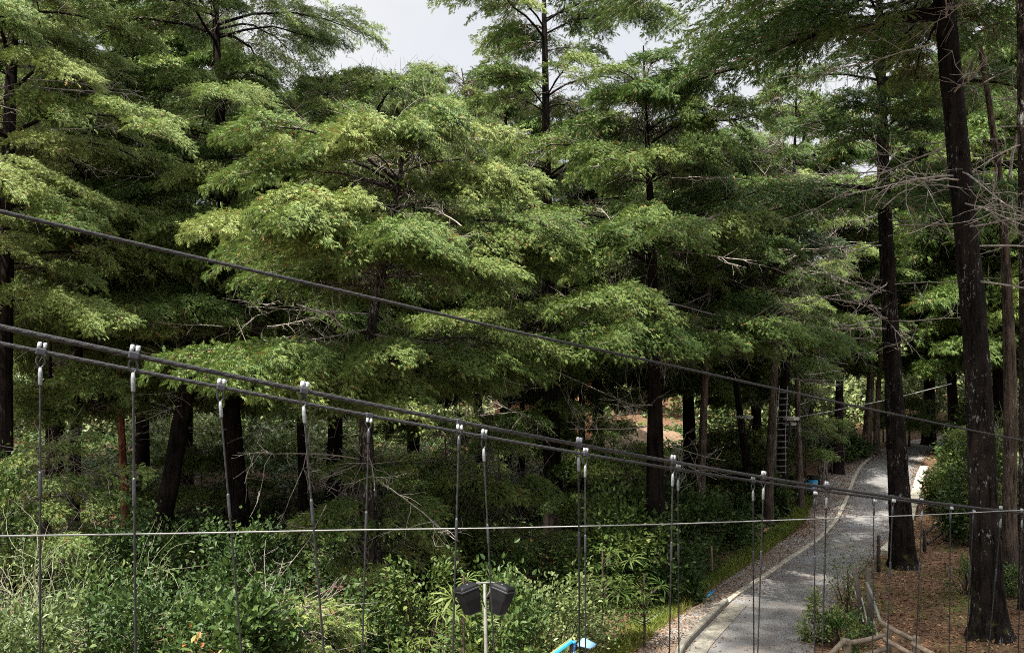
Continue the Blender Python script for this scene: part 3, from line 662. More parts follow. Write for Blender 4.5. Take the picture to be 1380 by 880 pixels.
# ------------------------------------------------------------------ undergrowth
def shrub_geo(rs, n, rx, h, leaf, tint, tpl=LEAF, stems=9, up=.4, spread=.13):
    fol, wood = Geo(), Geo()
    nc = 20
    c = nrm(rs.normal(0, 1, (nc, 3))); c[:, 2] = np.abs(c[:, 2]); rr = rs.uniform(.45, 1, (nc, 1)) ** .6
    c = c * rr * np.array([rx, rx, h * .9]); c[:, 2] += h * .08
    k = rs.randint(0, nc, n); pos = c[k] + rs.normal(0, spread, (n, 3)) * np.array([rx, rx, h * .8])
    pos[:, 2] = np.abs(pos[:, 2])
    d = nrm(pos * np.array([1, 1, .4])) + rs.normal(0, .7, (n, 3)); d[:, 2] += up * rs.normal(0, .6, n)
    nr = np.array([0, 0, 1.]) + rs.normal(0, .55, (n, 3))
    tv = np.clip(tint + rs.normal(0, .07, nc)[k] + rs.normal(0, .13, n), 0, .90)
    fol.add(*scatter(tpl, pos, d, nr, leaf * rs.uniform(.6, 1.3, n), tv))
    P = []
    for q in c[:min(nc, stems * 2)]:
        s = np.linspace(0, 1, 6)[:, None]; e = np.array([q[0] * .15, q[1] * .15, -.1])
        L = e * (1 - s) + q * s; L[:, 2] = -.1 + (q[2] + .1) * (1 - (1 - s[:, 0]) ** 1.4); P.append(L + rs.normal(0, .02, (6, 3)))
    wood.add(*tubes(np.array(P), np.broadcast_to(np.linspace(.022, .006, 6), (len(P), 6)), 4)[:2])
    return wood, fol
def shrub(name, label, px, py, Y, rx, h, n, leaf, tint, seed, m='broad', tpl=LEAF, stem='bark_grey', cat='shrub', group=None, **kw):
    rs = R_(seed); p = at(px, py, Y); b = np.array([p[0], Y, float(G(p[0], Y))])
    hh = (p[2] - b[2]) if h is None else h; n = int(n * 1.35); leaf *= 1.0; hh *= 1.08
    root = thing(name, label, cat, b, group)
    w, f = shrub_geo(rs, n, rx, max(hh, .4), leaf, tint, tpl, **kw)
    w.link('stem', M[stem], root, True); f.link('foliage', M[m], root)
    return root
def orange_tips(root, rs, c, n, leaf, spread):
    g = Geo(); pos = np.array(c) + rs.normal(0, 1, (n, 3)) * np.array(spread)
    g.add(*scatter(LEAF, pos, rs.normal(0, 1, (n, 3)), np.array([0, -.4, 1.]) + rs.normal(0, .5, (n, 3)), leaf * rs.uniform(.7, 1.2, n), rs.uniform(.93, 1, n)))
    o = g.link('young_leaves', M['broad'], root); o['label'] = 'orange-red young leaves'
# (px, py of the top, Y): the height comes from the top pixel
S = [
    ('broadleaf_shrub', 'glossy dark-leaved shrub at the bottom left, in front of the leaning trunk', 235, 775, 17, 1.7, 3400, .13, .30, 'broad'),
    ('broadleaf_shrub', 'glossy shrub with orange young leaves at the bottom edge, right of the dark-leaved one', 325, 790, 16.5, 1.3, 2300, .17, .36, 'broad'),
    ('broadleaf_shrub', 'yellowish glossy shrub at the foot of the lichen twig thicket', 130, 790, 17.5, 1.5, 2600, .12, .45, 'broad'),
    ('broadleaf_shrub', 'grey-green shrub in the bottom left corner', 25, 830, 16, 1.5, 2400, .12, .28, 'pale'),
    ('broadleaf_shrub', 'dark shrub behind the bare hanging branch, left of the pale flaking trunk', 420, 780, 19, 1.7, 3000, .13, .32, 'broad'),
    ('broadleaf_shrub', 'shaded shrub at the foot of the tall straight black-limbed cypress', 330, 725, 24, 2.0, 3200, .15, .22, 'broad'),
    ('broadleaf_shrub', 'shaded shrub at the foot of the leaning cypress', 225, 690, 27, 2.1, 3000, .15, .30, 'broad'),
    ('broadleaf_shrub', 'dark shrub at the foot of the slim reddish trunk', 145, 720, 26, 1.9, 2600, .15, .30, 'broad'),
    ('broadleaf_shrub', 'bright leafy shrub on the right of the pale flaking trunk', 575, 755, 20, 1.5, 2800, .13, .55, 'broad'),
    ('broadleaf_shrub', 'sunny green shrub directly behind the floodlight pole', 668, 792, 17.0, 1.2, 2600, .13, .50, 'broad'),
    ('broadleaf_shrub', 'twiggy pale shrub right of the floodlight pole, below the tallest cypress', 745, 780, 19, 1.4, 2700, .11, .50, 'pale'),
    ('broadleaf_shrub', 'shrub with some yellow flowers at the foot of the tallest cypress', 735, 735, 25, 1.8, 2800, .14, .42, 'broad'),
    ('broadleaf_shrub', 'tall green shrub between the tallest cypress and the layered roadside one', 830, 680, 25, 1.9, 3300, .16, .48, 'broad'),
    ('broadleaf_shrub', 'dark shrub overhanging the gravel path, right of the layered cypress', 895, 715, 25, 1.15, 2800, .14, .28, 'broad'),
    ('broadleaf_shrub', 'wide dark-green shrub filling the corner between layered cypress and pale brown trunk', 905, 660, 30.5, 1.9, 3600, .17, .34, 'broad'),
    ('broadleaf_shrub', 'green shrub along the path verge, below the two leaning mid trunks', 968, 662, 33, 1.4, 2800, .16, .42, 'broad'),
    ('broadleaf_shrub', 'shrub whose leaves reach the path just left of the blue bin', 1030, 640, 37, 1.3, 2400, .16, .45, 'broad'),
    ('broadleaf_shrub', 'brownish sparse shrub between the dark overhanging one and the path', 858, 655, 28, 1.2, 1800, .14, .55, 'broad'),
    ('broadleaf_shrub', 'big bright shrub on the right bank beside the wide kerb', 1296, 595, 37, 1.55, 3200, .17, .56, 'broad'),
    ('broadleaf_shrub', 'shrub at the far end of the road, on the inner right corner', 1318, 555, 46, 1.9, 3200, .22, .42, 'broad'),
    ('broadleaf_shrub', 'shrub on the right bank between the big bright shrub and the forked tree', 1330, 600, 33, 1.8, 2800, .17, .40, 'broad'),
    ('broadleaf_shrub', 'low shrub against the right edge behind the thickest trunk', 1375, 765, 25, 1.0, 1300, .11, .40, 'broad'),
    ('broadleaf_shrub', 'shadowy shrub at the left edge under the huge cypress', -10, 640, 25, 2.0, 2800, .15, .40, 'broad'),
    ('broadleaf_shrub', 'tall shaded shrub behind the pale flaking trunk', 510, 690, 27, 2.0, 3000, .15, .30, 'broad'),
    ('broadleaf_shrub', 'sunlit shrub behind the lamp, between pale flaking trunk and tallest cypress', 620, 690, 27, 2.0, 3200, .15, .52, 'broad'),
    ('broadleaf_shrub', 'shrub along the verge behind the roadside rope fence', 1115, 585, 48, 2.0, 2600, .2, .36, 'broad'),
]
for i, (nm, lab, px, py, Y, rx, n, lf, ti, mt) in enumerate(S):
    o = shrub(nm, lab, px, py, Y, rx, None, n, lf, ti, 300 + i, mt)
    if 'orange' in lab: orange_tips(o, R_(9), (-.45, -.9, 1.2), 120, .14, (.22, .2, .45))
    if 'yellow flowers' in lab: orange_tips(o, R_(10), (.1, -1.2, 1.6), 16, .12, (.3, .2, .2))
# lichen-covered twig thickets at the left
def thicket(label, px, py, Y, rx, n, seed):
    rs = R_(seed); p = at(px, py, Y); b = np.array([p[0], Y, float(G(p[0], Y))]); h = p[2] - b[2]
    root = thing('bare_thicket', label, 'shrub', b)
    g = Geo(); P = []; Rr = []
    for _ in range(n):
        a = rs.uniform(0, 6.28); d = np.array([math.cos(a) * .8, math.sin(a) * .8, rs.uniform(.5, 1.4)])
        st = nrm(nrm(d) + np.cumsum(rs.normal(0, .28, (9, 3)), 0)) * h * rs.uniform(.7, 1.15) / 9
        q = np.concatenate([[[0, 0, 0]], np.cumsum(st, 0)]) + np.array([rs.normal(0, rx * .5), rs.normal(0, rx * .5), -.1]); P.append(q); Rr.append(np.linspace(.018, .005, 10))
        for _ in range(5):
            j = rs.randint(3, 9); s2 = nrm(st[j] / np.linalg.norm(st[j]) + rs.normal(0, .5, 3) + np.cumsum(rs.normal(0, .3, (9, 3)), 0)) * h * rs.uniform(.25, .55) / 9
            P.append(np.concatenate([[q[j]], q[j] + np.cumsum(s2, 0)])); Rr.append(np.linspace(.009, .003, 10))
    g.add(*tubes(np.array(P), np.array(Rr), 4)[:2]); g.link('twigs', M['olive_twig'], root, True)
    _, f = shrub_geo(rs, 1500, rx * 1.1, h * .75, .07, .32); f.link('foliage', M['pale'], root)
thicket('pale olive lichen-covered bare thicket at the left edge of the picture', 20, 690, 19, 1.6, 44, 61)
thicket('bare lichen-covered thicket right of the left-edge one, under the slim dark trunks', 95, 735, 20, 1.3, 26, 62)
# palmate plants
PALM = np.array([[(0, 0, 0), (math.cos(a) * .5 + .04 * math.sin(a), math.sin(a) * .5 - .07 * math.cos(a), .05), (math.cos(a), math.sin(a), -.18), (math.cos(a) * .5 - .04 * math.sin(a), math.sin(a) * .5 + .07 * math.cos(a), .05)] for a in np.linspace(-2.2, 2.2, 8)])
def palmate(label, px, py, Y, n, size, seed, tint):
    rs = R_(seed); p = at(px, py, Y); b = np.array([p[0], Y, float(G(p[0], Y))]); h = p[2] - b[2]
    root = thing('palmate_plant', label, 'plant', b)
    a = rs.uniform(0, 6.28, n); z = h * rs.uniform(.45, 1, n); r = rs.uniform(.15, .7, n)
    pos = np.stack([np.cos(a) * r, np.sin(a) * r, z], 1)
    P = [np.stack([np.zeros(6), np.zeros(6), np.linspace(-.1, h, 6)], 1)] + [np.stack([np.linspace(0, q[0], 6), np.linspace(0, q[1], 6), np.linspace(q[2] - .25, q[2], 6)], 1) for q in pos]
    Rr = [np.linspace(.035, .02, 6)] + [np.linspace(.012, .007, 6)] * n
    g = Geo(); g.add(*tubes(np.array(P), np.array(Rr), 5)[:2]); g.link('stem', M['bark_grey'], root, True)
    f = Geo(); f.add(*scatter(PALM, pos, pos * np.array([1, 1, 0]) + rs.normal(0, .1, (n, 3)), np.array([0, 0, 1]) + rs.normal(0, .3, (n, 3)) + pos * np.array([.5, .5, 0]), size * rs.uniform(.8, 1.2, n), np.clip(tint + rs.normal(0, .08, n), 0, .9)))
    f.link('foliage', M['broad'], root)
palmate('large palmate-leaved plant with drooping fingers left of the layered roadside cypress', 812, 738, 20, 20, .55, 71, .55)
palmate('smaller palmate plant close to the black foot of the layered roadside cypress', 868, 772, 20.5, 18, .42, 72, .58)
palmate('palmate plant with pale leaves left of the floodlights', 625, 772, 15.5, 8, .36, 73, .70)
# weeds at the right road edge
shrub('roadside_bush', 'small bright green bush on the road edge left of the leaning old fence', 1108, 805, 21, .6, None, 900, .09, .62, 401, 'pale')
shrub('roadside_bush', 'grey-green wiry bush beside the leaning old fence', 1140, 745, 23.5, .75, None, 750, .07, .35, 402, 'pale', spread=.25)
shrub('roadside_bush', 'low olive bush at the foot of the leaning old fence', 1135, 825, 20.5, .7, None, 1100, .08, .40, 403, 'broad')
shrub('roadside_bush', 'small fern-like bush beside the moss at the foot of the thickest trunk', 1300, 745, 25, .5, None, 400, .09, .5, 404, 'broad')

# continuous ground cover (nobody could count it)
rs = R_(41)
def cover(name, n, fx, leaf, tint, m, tpl=LEAF, hmax=.6, up=.2, nz=1.):
    X, Y = fx(n); Hn = np.clip(.5 + .5 * hsh(X * .9, Y * .9) / 1.5, .05, 1)
    z = G(X, Y) + hmax * Hn * rs.uniform(0, 1, len(X)) ** .6
    k = len(X); d = rs.normal(0, 1, (k, 3)); d[:, 2] = d[:, 2] * .4 + up
    nr = np.array([0, 0, nz]) + rs.normal(0, .5, (k, 3))
    g = Geo(); g.add(*scatter(tpl, np.stack([X, Y, z], 1), d, nr, leaf * rs.uniform(.6, 1.35, k) * (.75 + Y / 60), np.clip(tint + .16 * hsh(X * .5, Y * .4) + rs.normal(0, .13, k), 0, .91)))
    return tag(g.link(name, M[m]), kind='stuff')
def left_area(n):
    Y = 9 + 34 * rs.uniform(0, 1, n) ** 1.25; px = rs.uniform(-80, 1100, n); X = (px - 690) / F * Y
    xl = np.interp(Y, LP[:, 1], LP[:, 0]); k = X < xl - .25 - rs.uniform(0, .6, n) ** 2 * 2
    return X[k], Y[k]
cover('ground_cover', 38000, left_area, .12, .30, 'broad', hmax=.45)
def patchy(thr, ph):
    def f(n):
        X, Y = left_area(n); k = hsh(X * .55 + ph, Y * .5 - ph) > thr; return X[k], Y[k]
    return f
FROND = np.array([_strip(x, 0, sg * 1.25, .30 * (1.1 - x), .045, .05) for x in np.linspace(.05, .9, 8) for sg in (1, -1)] + [_strip(0, 0, 0, 1, .012, .1)])
cover('fern_cover', 2600, patchy(.3, 1.7), .70, .50, 'broad', FROND, hmax=.7, up=.35)
cover('large_leaf_cover', 9000, patchy(.4, 4.1), .26, .52, 'broad', hmax=.9)
cover('small_leaf_cover', 11000, patchy(.5, 8.3), .07, .42, 'broad', hmax=.9)
def verge(n):
    Y = rs.uniform(17, 43, n); xl = np.interp(Y, LP[:, 1], LP[:, 0]); X = xl - .1 + rs.normal(0, .28, n) - .2; k = X < xl + .15
    return X[k], Y[k]
def mid_area(n):
    Y = rs.uniform(30, 64, n); px = rs.uniform(-120, 1150, n); X = (px - 690) / F * Y
    xl = np.interp(Y, LP[:, 1], LP[:, 0]); k = X < xl - 1.2
    return X[k], Y[k]
cover('undergrowth', 100000, mid_area, .14, .45, 'broad', hmax=1.2)
def right_mid(n):
    Y = rs.uniform(31, 62, n); px = rs.uniform(1180, 1600, n); X = (px - 690) / F * Y
    xl = np.interp(Y, RK[:, 1], RK[:, 0]); k = X > xl + 1.0 + (Y < 38) * 2.6
    return X[k], Y[k]
cover('bank_undergrowth', 26000, right_mid, .15, .45, 'broad', hmax=1.9)
def stalks(n):
    X, Y = left_area(n); P = []; k = len(X); z = G(X, Y); h = rs.uniform(.5, 1.7, k) * (.6 + .4 * np.clip(hsh(X, Y), 0, 1))
    d = rs.normal(0, .35, (k, 2)); t = np.linspace(0, 1, 6)
    P = np.stack([X[:, None] + d[:, :1] * h[:, None] * t ** 1.3, Y[:, None] + d[:, 1:] * h[:, None] * t ** 1.3, z[:, None] - .05 + h[:, None] * t], -1) + rs.normal(0, .025, (k, 6, 3))
    V, Q, _ = tubes(P, np.broadcast_to(np.linspace(.011, .004, 6), (k, 6)), 3)
    return tag(link('dry_stalks', V, Q, M['bark_grey'], smooth=True), kind='stuff')
stalks(1500)
cover('verge_grass', 26000, verge, .16, .55, 'grass', BLADE, hmax=.05, up=1.2)
def right_area(n):
    Y = 13 + 30 * rs.uniform(0, 1, n) ** 1.2; px = rs.uniform(1040, 1480, n); X = (px - 690) / F * Y
    xr = np.interp(Y, RK[:, 1], RK[:, 0]); k = X > xr + .15
    return X[k], Y[k]
def right_grass(n):
    X, Y = right_area(n); k = (hsh(X * .8 + 3, Y * .7) > .75) | (np.hypot(X - 8.0, (Y - 16.8) * .8) < 1.1); return X[k], Y[k]
cover('grass_tufts', 42000, right_grass, .10, .40, 'grass', BLADE, hmax=.03, up=1.2)
def litter(n):
    X, Y = right_area(n); return X, Y
cover('fallen_leaves', 30000, litter, .085, .42, 'litter', hmax=.035, up=.05, nz=2.5)
def path_litter(n):
    Y = rs.uniform(15, 50, n); xl = np.interp(Y, LP[:, 1], LP[:, 0]); xk = np.interp(Y, LK[:, 1], LK[:, 0]); xr = np.interp(Y, RK[:, 1], RK[:, 0])
    u = rs.uniform(0, 1, n); X = np.where(u < .55, xl + (xk - xl) * rs.beta(.8, 1.4, n), np.where(u < .75, xk + rs.exponential(.35, n), xr - rs.exponential(.25, n)))
    return X, Y
o = cover('path_leaves', 11000, path_litter, .055, .40, 'litter', hmax=.02, up=.05, nz=3)
o.location.z = .045

# the sunlit wood beyond: one mass
rs = R_(43)
def far_wood():
    g = Geo(); C = []
    for px in np.arange(-420, 1800, 17):
        for Y0 in (61, 65, 70, 77, 86, 97):
            px1 = px + rs.uniform(-25, 25); Y = Y0 + rs.uniform(-1.5, 3); X = (px1 - 690) / F * Y
            if 23 < X < 40 and Y < 64: continue
            if 630 < px1 < 940 and Y < 68: continue
            r = rs.uniform(1.0, 2.3) * (1 + (Y - 60) * .014)
            C.append((X, Y, float(G(X, Y)) + rs.uniform(.1, 1.) ** 1.3 * (4.6 + (Y - 60) * .16), r))
    for px in np.arange(190, 480, 15):
        for Y0 in (53, 57):
            px1 = px + rs.uniform(-15, 15); Y = Y0 + rs.uniform(-1.5, 1.5); X = (px1 - 690) / F * Y
            C.append((X, Y, float(G(X, Y)) + rs.uniform(.1, 1.) * 2.6, rs.uniform(.8, 1.6)))
    for X, Y, z, r in C:
        n = int(150 * r); v = nrm(rs.normal(0, 1, (n, 3)))
        pos = np.array([X, Y, z]) + v * r * rs.uniform(.7, 1.05, (n, 1)); t = .5 + rs.normal(0, .2)
        k = pos[:, 2] > G(pos[:, 0], pos[:, 1]); pos = pos[k]; v = v[k]; n = len(v)
        g.add(*scatter(LEAF, pos, rs.normal(0, 1, (n, 3)), v + np.array([0, -.2, .4]) + rs.normal(0, .5, (n, 3)), .40 * rs.uniform(.6, 1.4, n) * (Y / 60), np.clip(t + rs.normal(0, .15, n), 0, 1)))
    return tag(g.link('far_woodland', M['pale']), kind='stuff')
far_wood()

# ------------------------------------------------------------------ bridge cables
k_ = np.linspace(-3.5, 13, 90)
def near_line(k): return np.array([-3.10 + 1.2733 * k, 7.0 + .9009 * k, 7.13 - .335 * k + .0058 * k * k])
def far_line(k): return np.array([-4.212 + 1.291 * k, 7.63 + .8744 * k, 7.175 - .335 * k + .0058 * k * k])
def cable(name, label, P, r, m, cat, sides=8):
    V, Q, uv = tubes(np.asarray(P)[None], np.full((1, len(P)), r), sides)
    return tag(link(name, V, Q, m, smooth=True, uv=uv), label, cat)
cable('main_cable', 'black main cable of the footbridge nearer the viewer, upper of the pair at left', np.stack([near_line(k) for k in k_]), .021, M['steel'], 'cable')
cable('main_cable', 'black main cable on the far side of the footbridge, lower of the pair at left', np.stack([far_line(k) for k in k_]), .019, M['steel'], 'cable')
zip_px = [(-160, 248, 5.4), (0, 285, 6.0), (150, 321, 6.7), (460, 392, 8.2), (690, 446, 9.6), (920, 496, 11.1), (1118, 540, 12.6), (1300, 578, 14.2), (1380, 594, 15), (1600, 638, 17.5)]
cable('overhead_cable', 'single black cable sloping across the whole picture high above the bridge pair', interp3([at(*p) for p in zip_px], 90), .0165, M['steel'], 'cable')
hand = [(-150, 726, 5.3), (0, 722, 6.3), (220, 719, 7.7), (460, 714, 8.9), (690, 711, 9.9), (900, 706, 10.8), (1100, 699, 12.2), (1240, 694, 13.6), (1380, 687, 15.6), (1550, 680, 19)]
cable('handrail_rope', 'thin white rope running almost level across the lower half of the picture', interp3([at(*p) for p in hand], 120), .0068, M['rope'], 'rope', 6)
cable('tree_rope', 'thin grey rope rising from the tree platform to the right behind the mossy trunk', interp3([at(*p) for p in [(1068, 563, 37.2), (1110, 556, 37), (1150, 548, 36.5), (1200, 538, 36), (1283, 517, 35)]], 30), .024, M['pale_rope'], 'rope', 6)
cable('tree_rope', 'thin dark rope between the round platform and the rope-ladder trunk', interp3([at(*p) for p in [(955, 580, 39), (985, 574, 39), (1030, 573, 37.5)]], 20), .03, M['post'], 'rope', 6)

def solve(line, px):
    lo, hi = -3., 14.
    for _ in range(50):
        m = (lo + hi) / 2; q = line(m)
        if q[0] / (q[1] * 1.0) * F + 690 < px: lo = m
        else: hi = m
    return line(lo)
CD = nrm(np.array([1.2733, .9009, -.30])); CS = nrm(np.cross(CD, (0, 0, 1))); CU = np.cross(CS, CD)
CR = np.stack([CD, CS, CU], 1)
def hanger(line, px, bx, label, flip=False):
    p = solve(line, px); root = thing('suspender', label, 'bridge hanger', p, 'hangers of the suspension footbridge')
    ru = R_(int(px)); f = ru.uniform(.85, 1.15)
    V, Q = box((0, 0, 0), (.085, .062, .060), CR, .3); link('clamp', V, Q, M['dark_iron'], root)
    for s in (-.022, .022):
        if flip:   # cap nuts hang at the side
            c0, c1 = CD * s - CU * .03 + CS * .02, CD * s - CU * .075 + CS * .035
        else: c0, c1 = CD * s + CU * .028, CD * s + CU * .085
        V, Q, _ = capped(np.array([c0, c0 * .7 + c1 * .3, c0 * .1 + c1 * .9, c1]), np.array([.015, .019, .019, .012]) * f * ru.uniform(.85, 1.1), 10); link('cap_nut', V, Q, M['galv'], root, True)
    for s in (-1, 1):
        t = np.linspace(0, 1, 9)[:, None]
        P = CD * s * .036 * np.sin(t * math.pi * .95 + .15) + np.array([0, 0, -1]) * (.025 + .125 * t)
        V, Q, _ = capped(P, .0085, 6); link('eye_strap', V, Q, M['dark_iron'], root, True)
    b = at(bx, 880, p[1]); d = b - p
    d = d * (abs(d[2]) + .5) / abs(d[2]); dn = nrm(d)
    V, Q, _ = capped(np.array([(0, 0, -.14), np.array([0, 0, -.14]) + dn * .05, np.array([0, 0, -.14]) + dn * .15, np.array([0, 0, -.14]) + dn * .16]), [.013, .019, .018, .012], 8); link('ferrule', V, Q, M['zinc'] if not flip else M['dark_iron'], root, True)
    q = np.array([0, 0, -.14]) + dn * .15; e = d
    t = np.linspace(0, 1, 24)[:, None]; P = q * (1 - t) + e * t
    V, Q, uv = tubes(P[None], np.full((1, 24), .0098), 7); link('hanger_rope', V, Q, M['steel'], root, True, uv=uv)
    # turnbuckle sleeve part way down
    c = q + (e - q) * .27; V, Q, _ = capped(np.array([c, c + dn * .02, c + dn * .22, c + dn * .24]), [.012, .016, .016, .012], 7); link('sleeve', V, Q, M['dark_iron'], root, True)
HN = [(near_line, 180, 183, 'hanger with bright cap nuts on the nearer cable, leftmost on that cable', 0),
      (near_line, 410, 437, 'leaning hanger on the nearer cable, second from the left on it', 0),
      (near_line, 619, 610, 'hanger on the nearer cable whose cap nuts point down, left of the floodlights', 1),
      (near_line, 779, 781, 'thick double-looking hanger in front of the dark trunk of the tallest cypress', 0),
      (near_line, 905, 902, 'hanger on the nearer cable crossing the black layered-cypress trunk on its right', 0),
      (near_line, 1026, 1021, 'right one of the close hanger pair over the left edge of the gravel path', 0),
      (near_line, 1110, 1108, 'hanger with a bright cap above the kerb line, just right of the blue bin', 0),
      (near_line, 1198, 1195, 'dark hanger over the grey road, just left of the mossy trunk', 1),
      (near_line, 1275, 1279, 'dark hanger over the brown bank, first one right of the wide kerb', 1),
      (near_line, 1342, 1332, 'pale grey hanger running down the face of the thickest trunk', 0),
      (far_line, 55, 54, 'hanger nearest the left edge of the picture, on the far cable', 0),
      (far_line, 298, 326, 'leaning hanger on the far cable in front of the tall straight cypress trunk', 0),
      (far_line, 498, 488, 'dark hanger on the far cable in front of the pale flaking trunk', 1),
      (far_line, 652, 666, 'hanger on the far cable passing in front of the floodlights', 0),
      (far_line, 788, 789, 'hanger on the far cable half hidden just right of the thick double-looking one', 0),
      (far_line, 912, 915, 'thin hanger on the far cable just right of the layered-cypress trunk', 0),
      (far_line, 1012, 1016, 'left one of the close hanger pair over the left edge of the gravel path', 0),
      (far_line, 1094, 1098, 'dark hanger right below the blue bin', 1),
      (far_line, 1173, 1176, 'dark hanger over the middle of the grey road', 1),
      (far_line, 1237, 1234, 'thin hanger with bright caps over the wide pale kerb', 0),
      (far_line, 1305, 1302, 'thin hanger just left of the thickest trunk', 1),
      (far_line, 1370, 1372, 'hanger nearest the right edge of the picture', 0)]
for h in HN: hanger(*h)

# ------------------------------------------------------------------ floodlights on a pole
Yl = 11.6; lb = at(655, 880, Yl); gzl = float(G(lb[0], Yl)); lt = at(653, 786, Yl)
lamp = thing('floodlight_post', 'grey pole carrying two black box floodlights back to back', 'floodlight', (lt[0], Yl, gzl))
Hh = lt[2] - gzl
V, Q, _ = capped(np.array([(.05, 0, -.2), (.04, 0, Hh * .5), (.0, 0, Hh)]), [.030, .027, .022], 10); link('pole', V, Q, M['pole'], lamp, True)
V, Q, _ = capped(np.array([(-.20, 0, Hh - .03), (-.10, 0, Hh + .005), (.10, 0, Hh + .015), (.21, 0, Hh - .02)]), .013, 8); link('cross_arm', V, Q, M['pole'], lamp, True)
V, Q, _ = capped(np.array([(.015, 0, Hh - .20), (.075, 0, Hh - .10), (.085, 0, Hh + .0)]), .012, 8); link('brace', V, Q, M['pole'], lamp, True)
def head(cx, s):
    """tapered box housing tilted outwards"""
    Rm = roty(s * -.25) @ rotz(s * .55)
    prof = [(-.33, .62), (-.31, .70), (.0, .95), (.26, 1.0), (.29, .96), (.33, .80), (.36, .2)]   # z, width factor
    V = []; 
    for z, w in prof:
        a, b = .235 * w, .20 * w
        for x, y in ((-.85, -1), (.85, -1), (1, -.85), (1, .85), (.85, 1), (-.85, 1), (-1, .85), (-1, -.85)): V.append((x * a, y * b, z))
    Q = []
    for r in range(len(prof) - 1):
        for a in range(8): Q.append((r * 8 + a, r * 8 + (a + 1) % 8, r * 8 + 8 + (a + 1) % 8, r * 8 + 8 + a))
    e = (len(prof) - 1) * 8
    for f in ((0, 1, 2, 3), (0, 3, 4, 7), (4, 5, 6, 7)): Q.append(tuple(f[::-1])); Q.append(tuple(e + t for t in f))
    c = np.array([cx, 0, Hh - .20])
    h = link('floodlight_head', np.array(V) @ Rm.T * .57 + c, np.array(Q), M['black'], lamp)
    V2, Q2 = box((0, 0, .225), (.49, .42, .035), None, .3); link('rim', V2 @ Rm.T * .57 + c, Q2, M['dark_iron'], h)
    V2, Q2 = box((0, 0, -.34), (.25, .20, .02), None, .3); link('lamp_glass', V2 @ Rm.T * .57 + c, Q2, M['lens'], h)
for a in (-.20, .205):
    for o in (-.03, .03):
        V, Q = box((a + o, -.03, Hh - .035), (.018, .05, .07), None, .2); link('bracket', V, Q, M['zinc'], lamp)
V, Q, _ = capped(interp3(np.array([(-.17, -.03, Hh - .05), (-.12, -.05, Hh - .12), (-.04, -.04, Hh - .16), (.0, -.03, Hh - .3)]), 12), .006, 5); link('cable', V, Q, M['black'], lamp, True)
head(-.205, 1); head(.215, -1)

# ------------------------------------------------------------------ small blue canopy at the bottom edge
Yc = 15.5; cp = at(786, 859, Yc); cz = float(G(cp[0], Yc)); hc = cp[2] - cz
can = thing('blue_canopy', 'pale blue peaked canopy on a dark blue post at the bottom edge of the picture', 'canopy', (cp[0], Yc, cz))
n = 12; an = np.arange(n) * 2 * math.pi / n
rings = [(.01, hc), (.05, hc - .025), (.11, hc - .08), (.17, hc - .125), (.165, hc - .14), (.11, hc - .09)]
V = np.array([(r * math.cos(a) * (1 + .16 * math.cos(3 * a)) + .25 * r, r * math.sin(a) * .8, z + .12 * math.cos(3 * a) * r) for r, z in rings for a in an])
Q = [(r * n + a, r * n + (a + 1) % n, r * n + n + (a + 1) % n, r * n + n + a) for r in range(len(rings) - 1) for a in range(n)]
link('sheet', V, np.array(Q), M['canopy'], can, True)
V, Q, _ = capped(np.array([(-.17, 0, -.1), (-.17, 0, hc - .08)]), .028, 8); link('post', V, Q, M['bluedark'], can, True)
V, Q, _ = capped(np.array([(-.17, 0, hc - .10), (-.17, 0, hc - .055)]), .036, 8); link('post_cap', V, Q, M['blue'], can, True)
q = at(752, 877, Yc); gz2 = float(G(q[0], Yc))
sl = thing('slide', 'slanting turquoise slide with a yellow edge beside the pale blue canopy', 'slide', (q[0], Yc, gz2))
hs = q[2] - gz2; Rm = roty(-.62)
V, Q = box((0, 0, hs), (.62, .16, .03), Rm, .2); link('chute', V, Q, plain('turquoise_plastic', (.05, .26, .30), .6, 0, .3, 6), sl)
V, Q = box(np.array([0, .085, hs + .02]), (.62, .015, .03), Rm, .2); link('side_rail', V, Q, M['yellow'], sl)
V, Q = box(np.array([0, -.085, hs + .02]), (.62, .02, .04), Rm, .2); link('side_rail', V, Q, M['blue'], sl)
V, Q, _ = capped(np.array([(.24, 0, -.1), (.24, 0, hs + .12)]), .035, 8); link('support', V, Q, M['post'], sl, True)

# ------------------------------------------------------------------ blue bin, fences, rope ladder, platforms
b = gp(1095, 672); b[1] += 0
M['bin'] = M['blue']
bin_ = thing('waste_bin', 'light blue round bin with a dark lid standing at the path edge', 'bin', b)
V, Q, _ = capped(np.array([(0, 0, -.1), (0, 0, .35)]), .045, 8); link('stand', V, Q, M['post'], bin_, True)
V, Q, _ = capped(np.array([(0, 0, .33), (0, 0, .36), (0, 0, .85), (0, 0, .87)]), [.19, .22, .25, .24], 16); link('bin_body', V, Q, M['blue'], bin_, True)
V, Q, _ = capped(np.array([(0, 0, .87), (0, 0, .93), (0, 0, 1.02), (0, 0, 1.05)]), [.26, .27, .25, .16], 16); link('lid', V, Q, M['black'], bin_, True)
V, Q = box((.06, -.235, .62), (.24, .03, .22), rotz(.25), .2); link('sticker', V, Q, M['canopy'], bin_)

